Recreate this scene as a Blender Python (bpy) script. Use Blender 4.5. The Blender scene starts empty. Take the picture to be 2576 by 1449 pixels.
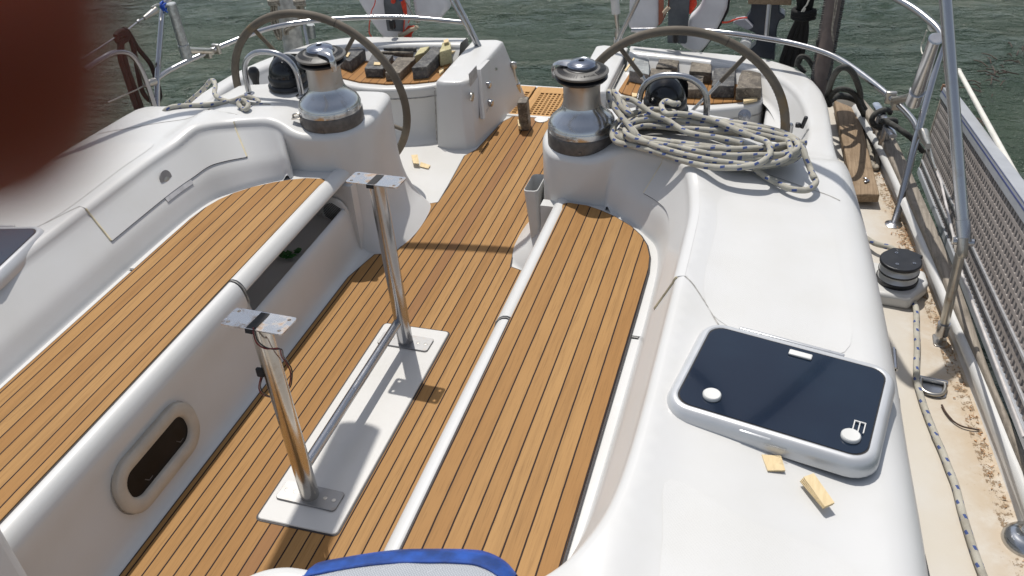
import bpy, bmesh, math, random
from mathutils import Vector, Matrix, noise, geometry
random.seed(7)
scn = bpy.context.scene
COL = scn.collection
PI = math.pi

# ---------------------------------------------------------------- camera model
R = Matrix(((0.95803194, 0.28151632, -0.05406816), (-0.11938557, 0.56330687, 0.81757719), (0.26061829, -0.7768101, 0.57327496)))
W = R.transposed()
CAM = Vector((1.265, 0.0, 2.1))
F = 2262.0
def ray(u, v): return W @ Vector((u - 1288, -(v - 724.5), -F))
def PZ(u, v, z=0.0):
    r = ray(u, v); return CAM + r * ((z - CAM.z) / r.z)
def PX(u, v, x):
    r = ray(u, v); return CAM + r * ((x - CAM.x) / r.x)
def PY(u, v, y):
    r = ray(u, v); return CAM + r * ((y - CAM.y) / r.y)
def zc(ox, oy, s, x, y): return ((ox + x / s) * .62891, (oy + y / s) * .62891)

# ---------------------------------------------------------------- materials
class NT:
    def __init__(s, name):
        s.m = bpy.data.materials.new(name); s.m.use_nodes = True
        s.t = s.m.node_tree; s.b = s.t.nodes['Principled BSDF']
    def n(s, typ, **kw):
        nd = s.t.nodes.new(typ)
        for k, v in kw.items(): setattr(nd, k, v)
        return nd
    def l(s, a, b): s.t.links.new(a, b)
    def val(s, sock, v):
        if hasattr(v, 'is_linked') or hasattr(v, 'links'): s.l(v, sock)
        else: sock.default_value = v
    def math(s, op, a, b=0.0, c=None, clamp=False):
        nd = s.n('ShaderNodeMath', operation=op); nd.use_clamp = clamp
        s.val(nd.inputs[0], a); s.val(nd.inputs[1], b)
        if c is not None: s.val(nd.inputs[2], c)
        return nd.outputs[0]
    def mix(s, f, a, b):
        nd = s.n('ShaderNodeMix', data_type='RGBA')
        s.val(nd.inputs[0], f)
        for i, v in ((6, a), (7, b)):
            if isinstance(v, tuple): nd.inputs[i].default_value = (*v[:3], 1)
            else: s.l(v, nd.inputs[i])
        return nd.outputs[2]
    def pos(s): return s.n('ShaderNodeNewGeometry').outputs['Position']
    def noise(s, vec, scale, detail=3, rough=.55, out=0):
        nd = s.n('ShaderNodeTexNoise'); s.l(vec, nd.inputs['Vector'])
        nd.inputs['Scale'].default_value = scale; nd.inputs['Detail'].default_value = detail
        nd.inputs['Roughness'].default_value = rough
        return nd.outputs[out]
    def scalev(s, vec, v):
        nd = s.n('ShaderNodeVectorMath', operation='MULTIPLY'); s.l(vec, nd.inputs[0]); nd.inputs[1].default_value = v
        return nd.outputs[0]
    def ramp(s, f, lo, hi):
        nd = s.n('ShaderNodeMapRange'); s.l(f, nd.inputs[0]); nd.inputs[1].default_value = lo; nd.inputs[2].default_value = hi
        nd.interpolation_type = 'SMOOTHSTEP'
        return nd.outputs[0]
    def bump(s, h, strength=.3, dist=.002):
        nd = s.n('ShaderNodeBump'); s.l(h, nd.inputs['Height'])
        nd.inputs['Strength'].default_value = strength; nd.inputs['Distance'].default_value = dist
        s.l(nd.outputs[0], s.b.inputs['Normal'])
    def base(s, c, rough=.5, metal=0., coat=0., spec=None):
        s.val(s.b.inputs['Base Color'], (*c[:3], 1) if isinstance(c, tuple) else c)
        s.val(s.b.inputs['Roughness'], rough)
        s.b.inputs['Metallic'].default_value = metal
        s.b.inputs['Coat Weight'].default_value = coat
        if spec is not None: s.b.inputs['Specular IOR Level'].default_value = spec
        return s.m

def plain(name, c, rough=.5, metal=0., var=.15, vs=30., bs=0., bscale=200., coat=0., spec=None):
    t = NT(name); p = t.pos()
    f = t.noise(p, vs, 4)
    dark = tuple(x * (1 - var) for x in c); lite = tuple(min(1, x * (1 + var)) for x in c)
    cc = t.mix(t.ramp(f, .3, .7), dark, lite)
    rr = t.math('ADD', t.math('MULTIPLY', t.noise(p, vs * 1.7, 3), .2), rough - .1, clamp=True)
    t.base(cc, rr, metal, coat, spec)
    if bs: t.bump(t.noise(p, bscale, 3), bs, .001)
    return t.m

def teak(name, pitch, off, c1, c2, kid=None, cw=.125):
    t = NT(name); p = t.pos()
    sep = t.n('ShaderNodeSeparateXYZ'); t.l(p, sep.inputs[0])
    wob = t.math('MULTIPLY', t.math('SUBTRACT', t.noise(t.scalev(p, (1, 6, 1)), 3., 2), .5), .0014)
    u = t.math('DIVIDE', t.math('ADD', t.math('SUBTRACT', sep.outputs[0], off), wob), pitch)
    idn = t.math('FLOOR', u); fr = t.math('FRACT', u)
    ed = t.math('MINIMUM', fr, t.math('SUBTRACT', 1., fr))
    caulk = t.math('SUBTRACT', 1., t.ramp(ed, cw * .36, cw * .52))
    wn = t.n('ShaderNodeTexWhiteNoise', noise_dimensions='1D'); t.l(idn, wn.inputs['W'])
    comb = t.n('ShaderNodeCombineXYZ'); t.l(wn.outputs['Value'], comb.inputs[2])
    off3 = t.n('ShaderNodeVectorMath', operation='MULTIPLY_ADD')
    t.l(comb.outputs[0], off3.inputs[0]); off3.inputs[1].default_value = (0, 0, 37.)
    t.l(p, off3.inputs[2])
    g1 = t.noise(t.scalev(off3.outputs[0], (1, .035, 1)), 260., 5, .6)
    g2 = t.noise(t.scalev(off3.outputs[0], (1, .04, 1)), 48., 5, .65)
    g3 = t.noise(t.scalev(off3.outputs[0], (1, .5, 1)), 5., 3, .5)
    base = t.mix(t.ramp(t.math('ADD', t.math('MULTIPLY', wn.outputs['Value'], .45), t.math('MULTIPLY', g3, .5)), .0, 1.), c1, c2)
    dk = tuple(x * .60 for x in c1)
    col = t.mix(t.math('MULTIPLY', t.ramp(g2, .45, .75), .38), base, dk)
    col = t.mix(t.math('MULTIPLY', t.ramp(g1, .48, .72), .35), col, tuple(x * .5 for x in c1))
    if kid is not None:
        k = t.math('COMPARE', idn, float(kid), .1)
        col = t.mix(t.math('MULTIPLY', k, .6), col, (.185, .080, .032))
    spots = t.ramp(t.noise(p, 42., 2), .80, .84)
    col = t.mix(t.math('MULTIPLY', spots, .5), col, (.12, .06, .03))
    col = t.mix(caulk, col, (.022, .014, .014))
    t.base(col, t.math('ADD', .60, t.math('MULTIPLY', caulk, .2)), spec=.2)
    h = t.math('SUBTRACT', t.math('MULTIPLY', g1, .25), caulk)
    t.bump(h, .35, .001)
    return t.m

def gel(name, c=(.58, .58, .572), rough=.38, skid=0, dirt=0., coat=.15):
    t = NT(name); p = t.pos()
    a = t.ramp(t.noise(p, 3.5, 4), .35, .75)
    col = t.mix(a, c, tuple(x * y for x, y in zip(c, (.955, .95, .93))))
    sp = t.ramp(t.noise(p, 130., 2), .80, .83)
    col = t.mix(t.math('MULTIPLY', sp, .12), col, (.25, .22, .2))
    if dirt:
        d = t.ramp(t.noise(p, 6., 6, .7), .5 - dirt * .3, .78)
        col = t.mix(t.math('MULTIPLY', d, dirt), col, (.46, .34, .21))
    rr = t.math('ADD', rough - .05, t.math('MULTIPLY', t.noise(p, 9., 4), .12))
    t.base(col, rr, coat=coat)
    if skid:
        w = t.n('ShaderNodeTexChecker'); t.l(p, w.inputs['Vector']); w.inputs['Scale'].default_value = 230.
        t.bump(w.outputs['Fac'], .35, .0006)
    else:
        t.bump(t.noise(p, 9., 2), .05, .004)
    return t.m

GEL = gel('gelcoat_white')
SKID = gel('gelcoat_nonskid', (.58, .58, .572), .5, 1, coat=0.)
PANEL = gel('gelcoat_panel', (.56, .555, .54), .4)

def sidedeck():
    t = NT('gelcoat_weathered'); p = t.pos()
    sep = t.n('ShaderNodeSeparateXYZ'); t.l(p, sep.inputs[0])
    ax = t.math('ABSOLUTE', sep.outputs[0])
    edge = t.ramp(t.math('ADD', ax, t.math('MULTIPLY', sep.outputs[1], .125)), 2.02, 2.32)
    nz = t.noise(p, 8., 7, .72)
    f = t.math('MULTIPLY', t.ramp(nz, .28, .62), edge)
    base = t.mix(t.ramp(t.noise(p, 3., 4), .3, .7), (.53, .51, .47), (.51, .47, .40))
    col = t.mix(t.math('MULTIPLY', f, 1.0), base, (.40, .29, .17))
    spk = t.math('MULTIPLY', t.ramp(t.noise(p, 60., 5, .7), .60, .70), t.ramp(edge, .2, .9))
    col = t.mix(t.math('MULTIPLY', spk, .55), col, (.22, .12, .06))
    t.base(col, .55, coat=.05)
    t.bump(t.noise(p, 240., 2), .25, .0008)
    return t.m
DECK = sidedeck()

def steel(name, c=(.66, .66, .66), rough=.14, stain=.25):
    t = NT(name); p = t.pos()
    s = t.ramp(t.noise(p, 24., 5, .65), .52, .78)
    col = t.mix(t.math('MULTIPLY', s, stain), c, (.30, .21, .13))
    rr = t.math('ADD', rough, t.math('MULTIPLY', t.noise(p, 40., 4), .16))
    t.base(col, rr, 1.0)
    t.bump(t.noise(p, 90., 3), .04, .001)
    return t.m
STEEL = steel('stainless_steel', (.44, .445, .46), .15)
STEELD = steel('stained_steel', (.50, .48, .44), .24, .75)
CHROME = steel('chrome', (.52, .53, .54), .12, .3)
FOOT = steel('satin_foot_plate', (.30, .30, .30), .38, .3)
ALU = steel('brushed_alloy', (.44, .42, .40), .34, .5)
GALV = plain('galvanised_metal', (.34, .36, .36), .45, .7, .25, 60)

def planked(name, c1, c2, scale=(40, 2.5, 40), bs=.6):
    t = NT(name); p = t.pos()
    g = t.noise(t.scalev(p, scale), 3., 6, .65)
    q = t.noise(p, 16., 5, .7)
    col = t.mix(t.ramp(g, .3, .7), c1, c2)
    col = t.mix(t.math('MULTIPLY', t.ramp(q, .5, .75), .5), col, tuple(x * .45 for x in c1))
    t.base(col, .75, spec=.25); t.bump(g, bs, .003)
    return t.m
OLDWOOD = planked('weathered_plank_wood', (.20, .14, .085), (.32, .235, .155))
GREYWOOD = planked('grey_teak_rail', (.20, .175, .145), (.33, .29, .24))
LATT = planked('grey_lattice_wood', (.25, .22, .205), (.36, .325, .30), (9, 2, 30), .35)
PLY = planked('pale_plywood', (.60, .47, .27), (.70, .56, .34), (30, 6, 30), .2)

def blockmat(name, a, b, c):
    t = NT(name); p = t.pos()
    n1 = t.noise(p, 13., 6, .75); n2 = t.noise(p, 55., 5, .75); n3 = t.noise(t.scalev(p, (1, .3, 2)), 26., 4, .7)
    col = t.mix(t.ramp(n1, .40, .60), a, b)
    col = t.mix(t.math('MULTIPLY', t.ramp(n2, .48, .68), .7), col, c)
    col = t.mix(t.math('MULTIPLY', t.ramp(n3, .56, .76), .6), col, tuple(x * .35 for x in a))
    t.base(col, t.math('ADD', .42, t.math('MULTIPLY', n2, .3)), spec=.45)
    t.bump(t.math('ADD', n2, n3), .75, .004)
    return t.m
BLK = [blockmat('slate_grey_block', (.035, .035, .038), (.10, .10, .10), (.24, .23, .20)),
       blockmat('brown_stained_block', (.07, .058, .045), (.17, .145, .115), (.33, .29, .22)),
       blockmat('pale_grey_block', (.19, .205, .21), (.29, .31, .31), (.42, .42, .40)),
       blockmat('resin_yellow_block', (.42, .38, .20), (.52, .47, .27), (.30, .24, .14))]

BLACK = plain('black_plastic', (.012, .013, .016), .35, 0, .3, 20, .1)
BLACKR = plain('black_rubber', (.014, .013, .014), .75, 0, .3, 60, .3, 300)
CAULK = plain('black_caulk', (.016, .011, .012), .55, 0, .4, 120, .4, 400)
DKGREY = plain('dark_grey_anodised', (.11, .10, .092), .42, .35, .2, 40, .1)
JAW = plain('grey_moulded_plastic', (.115, .11, .102), .48, 0, .15, 60, .15)
GREYP = plain('light_grey_plastic', (.62, .62, .60), .45, 0, .06, 12)
SEAM = plain('grey_seam', (.30, .29, .27), .6, 0, .3, 60)
YELLOWED = plain('yellowed_edge', (.62, .55, .38), .5, 0, .2, 20)
RED = plain('red_webbing', (.62, .045, .015), .6, 0, .2, 60, .3)
BLUE = plain('blue_vinyl', (.008, .055, .27), .38, 0, .45, 18, .2, 60)
BLUEROPE = plain('blue_cord', (.01, .07, .42), .6, 0, .3, 200, .3, 500)
WHITEC = plain('white_vinyl', (.62, .62, .64), .5, 0, .07, 8, .1, 40)
GREYB = plain('grey_bracket_board', (.085, .095, .105), .6, 0, .25, 14, .2)
MOTOR = plain('dark_blue_motor_paint', (.02, .028, .045), .35, .1, .3, 9)
GREYROPE = plain('weathered_grey_rope', (.30, .27, .22), .85, 0, .35, 80, .8, 700)
DKROPE = plain('dark_mooring_rope', (.05, .05, .045), .85, 0, .4, 70, .9, 600)
BLKROPE = plain('black_rope', (.008, .008, .008), .85, 0, .4, 90, .9, 600)
WHTROPE = plain('white_cord', (.66, .64, .56), .8, 0, .15, 200, .6, 800)
REDWIRE = plain('dark_red_wire', (.14, .012, .014), .4, 0, .3, 100)
GREEN = plain('green_leaf', (.03, .13, .03), .5, 0, .4, 60, .3)
STRAW = plain('wood_debris', (.42, .24, .12), .8, 0, .4, 90)
TWIG = plain('dark_twig', (.06, .035, .025), .8, 0, .3, 90)
WHEELC = None

def wheelmat():
    t = NT('worn_leather_rim'); p = t.pos()
    a = t.noise(p, 7., 4); b = t.noise(p, 380., 2)
    col = t.mix(t.ramp(a, .35, .7), (.115, .098, .078), (.165, .142, .112))
    col = t.mix(t.math('MULTIPLY', t.ramp(t.noise(p, 3.4, 3), .62, .75), .7), col, (.24, .14, .035))
    t.base(col, .7, spec=.25); t.bump(b, .3, .001)
    return t.m
WHEELC = wheelmat()

def ropemat():
    t = NT('blue_flecked_rope')
    uv = t.n('ShaderNodeUVMap').outputs[0]
    sep = t.n('ShaderNodeSeparateXYZ'); t.l(uv, sep.inputs[0])
    U, V = sep.outputs[0], sep.outputs[1]      # u in units of diameter, v 0..1
    s1 = t.math('MULTIPLY', U, .40)
    cell = t.math('FRACT', s1); cid = t.math('FLOOR', s1)
    inx = t.math('LESS_THAN', t.math('ABSOLUTE', t.math('SUBTRACT', cell, .5)), .14)
    v2 = t.math('FRACT', t.math('ADD', t.math('MULTIPLY', V, 3.), t.math('ADD', t.math('MULTIPLY', cid, .5), t.math('MULTIPLY', cell, .5))))
    iny = t.math('LESS_THAN', t.math('ABSOLUTE', t.math('SUBTRACT', v2, .5)), .21)
    fl = t.math('MULTIPLY', inx, iny)
    br = t.math('SINE', t.math('ADD', t.math('MULTIPLY', U, 26.), t.math('MULTIPLY', V, 62.)))
    bl = t.math('SINE', t.math('SUBTRACT', t.math('MULTIPLY', U, 26.), t.math('MULTIPLY', V, 62.)))
    h = t.math('MULTIPLY', br, bl)
    p = t.pos()
    base = t.mix(t.ramp(t.noise(p, 9., 5, .7), .35, .75), (.52, .50, .43), (.33, .31, .26))
    base = t.mix(t.math('MULTIPLY', t.ramp(h, .0, .9), .22), base, (.20, .18, .15))
    col = t.mix(t.math('MULTIPLY', fl, .88), base, (.02, .06, .24))
    t.base(col, .85, spec=.2); t.bump(h, .6, .0012)
    return t.m
ROPE = ropemat()

def glassmat():
    t = NT('tinted_acrylic'); p = t.pos()
    col = t.mix(t.ramp(t.noise(p, 3., 3), .4, .8), (.004, .010, .024), (.007, .017, .034))
    dust = t.ramp(t.noise(p, 150., 3), .72, .8)
    col = t.mix(t.math('MULTIPLY', dust, .06), col, (.5, .5, .5))
    t.base(col, t.math('ADD', .07, t.math('MULTIPLY', t.noise(p, 6., 4), .08)), coat=.3)
    return t.m
GLASS = glassmat()

def tapemetal():
    t = NT('heat_stained_plate'); p = t.pos()
    a = t.ramp(t.noise(p, 22., 5, .7), .48, .66)
    col = t.mix(a, (.60, .60, .60), (.30, .23, .18))
    t.base(col, t.math('ADD', .26, t.math('MULTIPLY', a, .25)), 1.0)
    return t.m
PLATE = tapemetal()

def meshfab():
    t = NT('grey_mesh_fabric'); p = t.pos()
    w = t.n('ShaderNodeTexChecker'); t.l(p, w.inputs['Vector']); w.inputs['Scale'].default_value = 330.
    col = t.mix(w.outputs['Fac'], (.42, .44, .47), (.27, .29, .32))
    t.base(col, .75); t.bump(w.outputs['Fac'], .5, .001)
    return t.m
MESHF = meshfab()

def skinmat():
    t = NT('skin'); p = t.pos()
    # skin colour darkened to carry the phone's shade; subsurface lets light shine through
    t.base((.17, .036, .016), .6, spec=.15)
    t.b.inputs['Subsurface Weight'].default_value = .8
    t.b.inputs['Subsurface Radius'].default_value = (1., .22, .08)
    t.b.inputs['Subsurface Scale'].default_value = .006
    return t.m
SKIN = skinmat()

def watermat():
    t = NT('harbour_water'); p = t.pos()
    pv = t.scalev(p, (1.0, 1.25, 1))
    rot = t.n('ShaderNodeVectorRotate', rotation_type='Z_AXIS'); t.l(pv, rot.inputs[0]); rot.inputs['Angle'].default_value = -.25
    pr = t.scalev(rot.outputs[0], (.72, 1.2, 1))
    n1 = t.noise(pr, 1.1, 3, .5); n2 = t.noise(pr, 3.6, 4, .55); n3 = t.noise(pr, 9., 5, .65); n4 = t.noise(t.scalev(p, (1, 1.1, 1)), 42., 2, .5)
    h = t.math('ADD', t.math('ADD', t.math('MULTIPLY', n1, 1.1), t.math('MULTIPLY', n2, .45)),
               t.math('ADD', t.math('MULTIPLY', n3, .26), t.math('MULTIPLY', n4, .085)))
    pk = t.math('MULTIPLY', t.ramp(t.noise(t.scalev(p, (1, .8, 1)), 15., 2, .5), .60, .72), t.ramp(t.noise(pr, 1.4, 3), .47, .60))
    h = t.math('ADD', h, t.math('MULTIPLY', pk, .16))
    col = t.mix(t.ramp(t.noise(p, .5, 4), .35, .7), (.026, .046, .028), (.038, .060, .036))
    t.base(col, .13, spec=.5)
    t.b.inputs['IOR'].default_value = 1.33
    t.bump(h, 1.0, .30)
    return t.m
WATER = watermat()

# ---------------------------------------------------------------- object helpers
def link(o, parent=None):
    COL.objects.link(o)
    if parent is not None: o.parent = parent
    return o
def tag(o, label=None, cat=None, group=None, kind=None):
    if label: o['label'] = label
    if cat: o['category'] = cat
    if group: o['group'] = group
    if kind: o['kind'] = kind
    return o
def empty(name, loc=(0, 0, 0), label=None, cat=None, group=None, rotz=0.):
    o = bpy.data.objects.new(name, None); o.empty_display_size = .05
    o.location = loc; o.rotation_euler = (0, 0, rotz)
    link(o); tag(o, label, cat, group); return o

class MB:
    def __init__(s): s.v = []; s.f = []; s.uv = []; s.fm = []; s.cm = 0
    def add(s, vs, fs, uvs=None):
        k = len(s.v); s.v += [tuple(x) for x in vs]
        for i, f in enumerate(fs):
            s.f.append([a + k for a in f]); s.uv.append(uvs[i] if uvs else None); s.fm.append(s.cm)
        return s
    def box(s, c, d, M=None):
        c = Vector(c); hx, hy, hz = d[0] / 2, d[1] / 2, d[2] / 2
        vs = [c + Vector((x * hx, y * hy, z * hz)) for z in (-1, 1) for y in (-1, 1) for x in (-1, 1)]
        if M is not None: vs = [M @ v for v in vs]
        return s.add(vs, [(0, 2, 3, 1), (4, 5, 7, 6), (0, 1, 5, 4), (2, 6, 7, 3), (0, 4, 6, 2), (1, 3, 7, 5)])
    def hexa(s, top, bot):   # two quads
        return s.add(list(bot) + list(top), [(3, 2, 1, 0), (4, 5, 6, 7), (0, 1, 5, 4), (1, 2, 6, 5), (2, 3, 7, 6), (3, 0, 4, 7)])
    def prism(s, poly, z0, z1, cap=True):
        n = len(poly)
        a = sum(poly[i][0] * poly[(i + 1) % n][1] - poly[(i + 1) % n][0] * poly[i][1] for i in range(n))
        if a < 0: poly = poly[::-1]
        vs = [(p[0], p[1], z0) for p in poly] + [(p[0], p[1], z1) for p in poly]
        fs = [(i, (i + 1) % n, n + (i + 1) % n, n + i) for i in range(n)]
        fs += [tuple(range(n, 2 * n)), tuple(range(n - 1, -1, -1))]
        return s.add(vs, fs)
    def grid(s, rows, closed=False, loop=False):
        m = len(rows[0]); k = [v for r in rows for v in r]; fs = []
        R_ = len(rows)
        for i in range(R_ if loop else R_ - 1):
            for j in range(m if closed else m - 1):
                a = i * m + j; b = i * m + (j + 1) % m; i2 = (i + 1) % R_
                fs.append((a, b, i2 * m + (j + 1) % m, i2 * m + j))
        return s.add(k, fs)
    def tube(s, pts, r, n=10, closed=False, cap=True, flat=1.0):
        pts = [Vector(p) for p in pts]; N = len(pts)
        rs = r if isinstance(r, (list, tuple)) else [r] * N
        if closed: T = [(pts[(i + 1) % N] - pts[i - 1]).normalized() for i in range(N)]
        else: T = [(pts[min(i + 1, N - 1)] - pts[max(i - 1, 0)]).normalized() for i in range(N)]
        up = Vector((0, 0, 1)) if abs(T[0].z) < .9 else Vector((1, 0, 0))
        a = T[0].cross(up).normalized(); frames = []
        for i in range(N):
            a = (a - T[i] * a.dot(T[i])).normalized(); frames.append((a, T[i].cross(a)))
        rows = []; ul = [0.]
        for i in range(N):
            a, b = frames[i]
            rows.append([pts[i] + (a * math.cos(2 * PI * j / n) + b * math.sin(2 * PI * j / n) * flat) * rs[i] for j in range(n)])
            if i: ul.append(ul[-1] + (pts[i] - pts[i - 1]).length)
        vs = [v for r_ in rows for v in r_]; fs = []; uvs = []
        rr = max(rs) * 2
        for i in range(N if closed else N - 1):
            i2 = (i + 1) % N
            u0 = ul[i] / rr; u1 = (ul[i2] if i2 else ul[-1] + (pts[0] - pts[-1]).length) / rr
            for j in range(n):
                j2 = (j + 1) % n
                fs.append((i * n + j, i * n + j2, i2 * n + j2, i2 * n + j))
                uvs.append([(u0, j / n), (u0, (j + 1) / n), (u1, (j + 1) / n), (u1, j / n)])
        if cap and not closed:
            fs.append(tuple(range(n - 1, -1, -1))); uvs.append([(0, 0)] * n)
            fs.append(tuple((N - 1) * n + j for j in range(n))); uvs.append([(0, 0)] * n)
        return s.add(vs, fs, uvs)
    def lathe(s, prof, n=32, c=(0, 0, 0), M=None, a0=0., a1=2 * PI):
        full = abs(a1 - a0 - 2 * PI) < 1e-6; c = Vector(c); rows = []
        m = n if full else n + 1
        for r, z in prof:
            row = []
            for j in range(m):
                t = a0 + (a1 - a0) * j / n
                v = Vector((r * math.cos(t), r * math.sin(t), z))
                if M is not None: v = M @ v
                row.append(v + c)
            rows.append(row)
        s.grid(rows, closed=full)
        if full:
            for (r, z), row, rev in ((prof[0], rows[0], True), (prof[-1], rows[-1], False)):
                if r > 1e-5: s.add(row, [tuple(range(m - 1, -1, -1)) if rev else tuple(range(m))])
        return s
    def build(s, name, mat, parent=None, ang=40, bevel=0., seg=2, sub=0, merge=1e-5, loc=None):
        me = bpy.data.meshes.new(name)
        me.from_pydata(s.v, [], s.f); me.update()
        mats = mat if isinstance(mat, (list, tuple)) else [mat]
        for m in mats: me.materials.append(m)
        if any(s.fm): me.polygons.foreach_set('material_index', s.fm)
        if any(u for u in s.uv):
            ly = me.uv_layers.new(name='UVMap'); k = 0
            for f, u in zip(s.f, s.uv):
                for q in range(len(f)):
                    if u: ly.data[k].uv = u[q]
                    k += 1
        bm = bmesh.new(); bm.from_mesh(me)
        if merge: bmesh.ops.remove_doubles(bm, verts=bm.verts, dist=merge)
        bmesh.ops.recalc_face_normals(bm, faces=bm.faces)
        bm.to_mesh(me); bm.free()
        for p in me.polygons: p.use_smooth = True
        me.set_sharp_from_angle(angle=math.radians(ang))
        o = bpy.data.objects.new(name, me); link(o, parent)
        if loc is not None: o.location = loc
        if bevel:
            b = o.modifiers.new('bevel', 'BEVEL'); b.width = bevel; b.segments = seg; b.limit_method = 'ANGLE'; b.angle_limit = math.radians(35)
            b.harden_normals = False
        if sub:
            d = o.modifiers.new('subsurf', 'SUBSURF'); d.levels = sub; d.render_levels = sub
        return o

def cr(pts, n=6, closed=False):        # Catmull-Rom through points of any dimension
    P = [Vector(p) for p in pts]; N = len(P); out = []
    for i in range(N if closed else N - 1):
        if closed: a, b, c, d = P[i - 1], P[i], P[(i + 1) % N], P[(i + 2) % N]
        else: a, b, c, d = P[max(i - 1, 0)], P[i], P[i + 1], P[min(i + 2, N - 1)]
        for k in range(n):
            t = k / n
            out.append(.5 * ((2 * b) + (c - a) * t + (2 * a - 5 * b + 4 * c - d) * t * t + (3 * b - a - 3 * c + d) * t ** 3))
    if not closed: out.append(P[-1].copy())
    return out
def resample(pts, step):
    pts = [Vector(p) for p in pts]; out = [pts[0]]; acc = 0
    for a, b in zip(pts, pts[1:]):
        L = (b - a).length
        if L < 1e-9: continue
        t = step - acc
        while t <= L: out.append(a + (b - a) * (t / L)); t += step
        acc = (acc + L) % step
    out.append(pts[-1]); return out
def sm(t): t = max(0., min(1., t)); return t * t * (3 - 2 * t)
def roundrect(w, h, r, n=5, cx=0, cy=0):
    out = []
    for sx, sy, a in ((1, 1, 0), (-1, 1, 90), (-1, -1, 180), (1, -1, 270)):
        for k in range(n + 1):
            t = math.radians(a + 90 * k / n)
            out.append((cx + sx * (w / 2 - r) + r * math.cos(t), cy + sy * (h / 2 - r) + r * math.sin(t)))
    return out
def cdt(outer, zf, step, holes=()):
    outer = [Vector((p[0], p[1])) for p in outer]
    vs = list(outer); n0 = len(vs); loops = [list(range(n0))]
    for h in holes:
        k = len(vs); vs += [Vector((p[0], p[1])) for p in h]; loops.append(list(range(k, len(vs))))
    x0 = min(v.x for v in outer); x1 = max(v.x for v in outer); y0 = min(v.y for v in outer); y1 = max(v.y for v in outer)
    def inside(p, poly):
        c = False; j = len(poly) - 1
        for i in range(len(poly)):
            a, b = poly[i], poly[j]
            if (a.y > p.y) != (b.y > p.y) and p.x < (b.x - a.x) * (p.y - a.y) / (b.y - a.y) + a.x: c = not c
            j = i
        return c
    hp = [[Vector((p[0], p[1])) for p in h] for h in holes]
    y = y0 + step / 2; r = 0
    while y < y1:
        x = x0 + step / 2 + (step / 2 if r % 2 else 0)
        while x < x1:
            p = Vector((x, y))
            if inside(p, outer) and not any(inside(p, h) for h in hp):
                if min((p - q).length_squared for q in vs[:n0 + sum(len(h) for h in hp)]) > (step * .45) ** 2: vs.append(p)
            x += step
        y += step * .87; r += 1
    edges = [(l[i], l[(i + 1) % len(l)]) for l in loops for i in range(len(l))]
    V, E_, Fc, _, _, _ = geometry.delaunay_2d_cdt(vs, edges, [], 0, 1e-6)
    fs = []
    for f in Fc:
        c = Vector((sum(V[i].x for i in f) / len(f), sum(V[i].y for i in f) / len(f)))
        if inside(c, outer) and not any(inside(c, h) for h in hp): fs.append(tuple(f))
    return [(v.x, v.y, zf(v.x, v.y)) for v in V], fs
def mir(pts, s): return [Vector((p[0] * s, *p[1:])) for p in pts]

# ================================================================= WATER & YACHT
m = MB()
m.add([(-400, -60, -.62), (400, -60, -.62), (400, 600, -.62), (-400, 600, -.62)], [(0, 1, 2, 3)])
# near patch with real swell
def wz(x, y):
    v = noise.noise(Vector((x * .55 + 3, y * .9, 0))) * .045 + noise.noise(Vector((x * 1.7, y * 2.6 + 5, 1.))) * .022
    g = .25 + max(0, noise.noise(Vector((x * .8, y * 1.3, 7.)))) * 1.6
    v += (noise.noise(Vector((x * 4.4 + y, y * 6.4, 2.))) * .016 + noise.noise(Vector((x * 10, y * 13 + x * 2, 4.))) * .0075) * g
    e = min(x + 9, 14 - x, y + 2, 24 - y); return -.60 + v * sm(e / 1.5) - .03 * (1 - sm(e / 1.5))
def steps_(a, b, fa, fb, c, f):
    out = []; v = a
    while v < b: out.append(v); v += f if fa <= v < fb else c
    out.append(b); return out
XS = steps_(-9, 14, -6.5, 5.5, .16, .042); YS = steps_(-2, 24, 4.6, 11.5, .18, .042)
rows = [[(x, y, wz(x, y)) for x in XS] for y in YS]
m.grid(rows)
water = m.build('water', WATER, ang=180); tag(water, kind='structure')

yacht = empty('sailing_yacht', (0, 0, 0), 'white sailing yacht seen from its cockpit, with new teak floor and seats', 'yacht')

RC = .03
crestM = [(.30, .925), (.34, .965), (.39, .99), (.45, .998), (.60, 1.0), (.75, 1.03), (.86, 1.075), (.92, 1.115), (.965, 1.17), (1.0, 1.26), (1.02, 1.38), (1.028, 1.56), (1.03, 1.8),
          (1.03, 2.0), (1.03, 2.2), (1.03, 2.43), (1.025, 2.6), (.995, 2.78), (.95, 2.88), (.885, 2.945), (.80, 2.978), (.745, 2.985),
          (.70, 2.983), (.64, 2.968), (.56, 2.972), (.475, 2.988), (.42, 3.04), (.385, 3.12), (.372, 3.2), (.378, 3.3), (.395, 3.42), (.425, 3.465),
          (.50, 3.47), (.65, 3.45), (.90, 3.42), (1.15, 3.38), (1.28, 3.375), (1.345, 3.42), (1.38, 3.52), (1.385, 3.68), (1.365, 3.9),
          (1.32, 4.12), (1.24, 4.30), (1.10, 4.42), (.90, 4.48), (.65, 4.52), (.47, 4.54)]
def wide(L): return [(x + (.022 if .83 < x < .93 and y < 2.8 else 0), y, z) for x, y, z in L]
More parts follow.
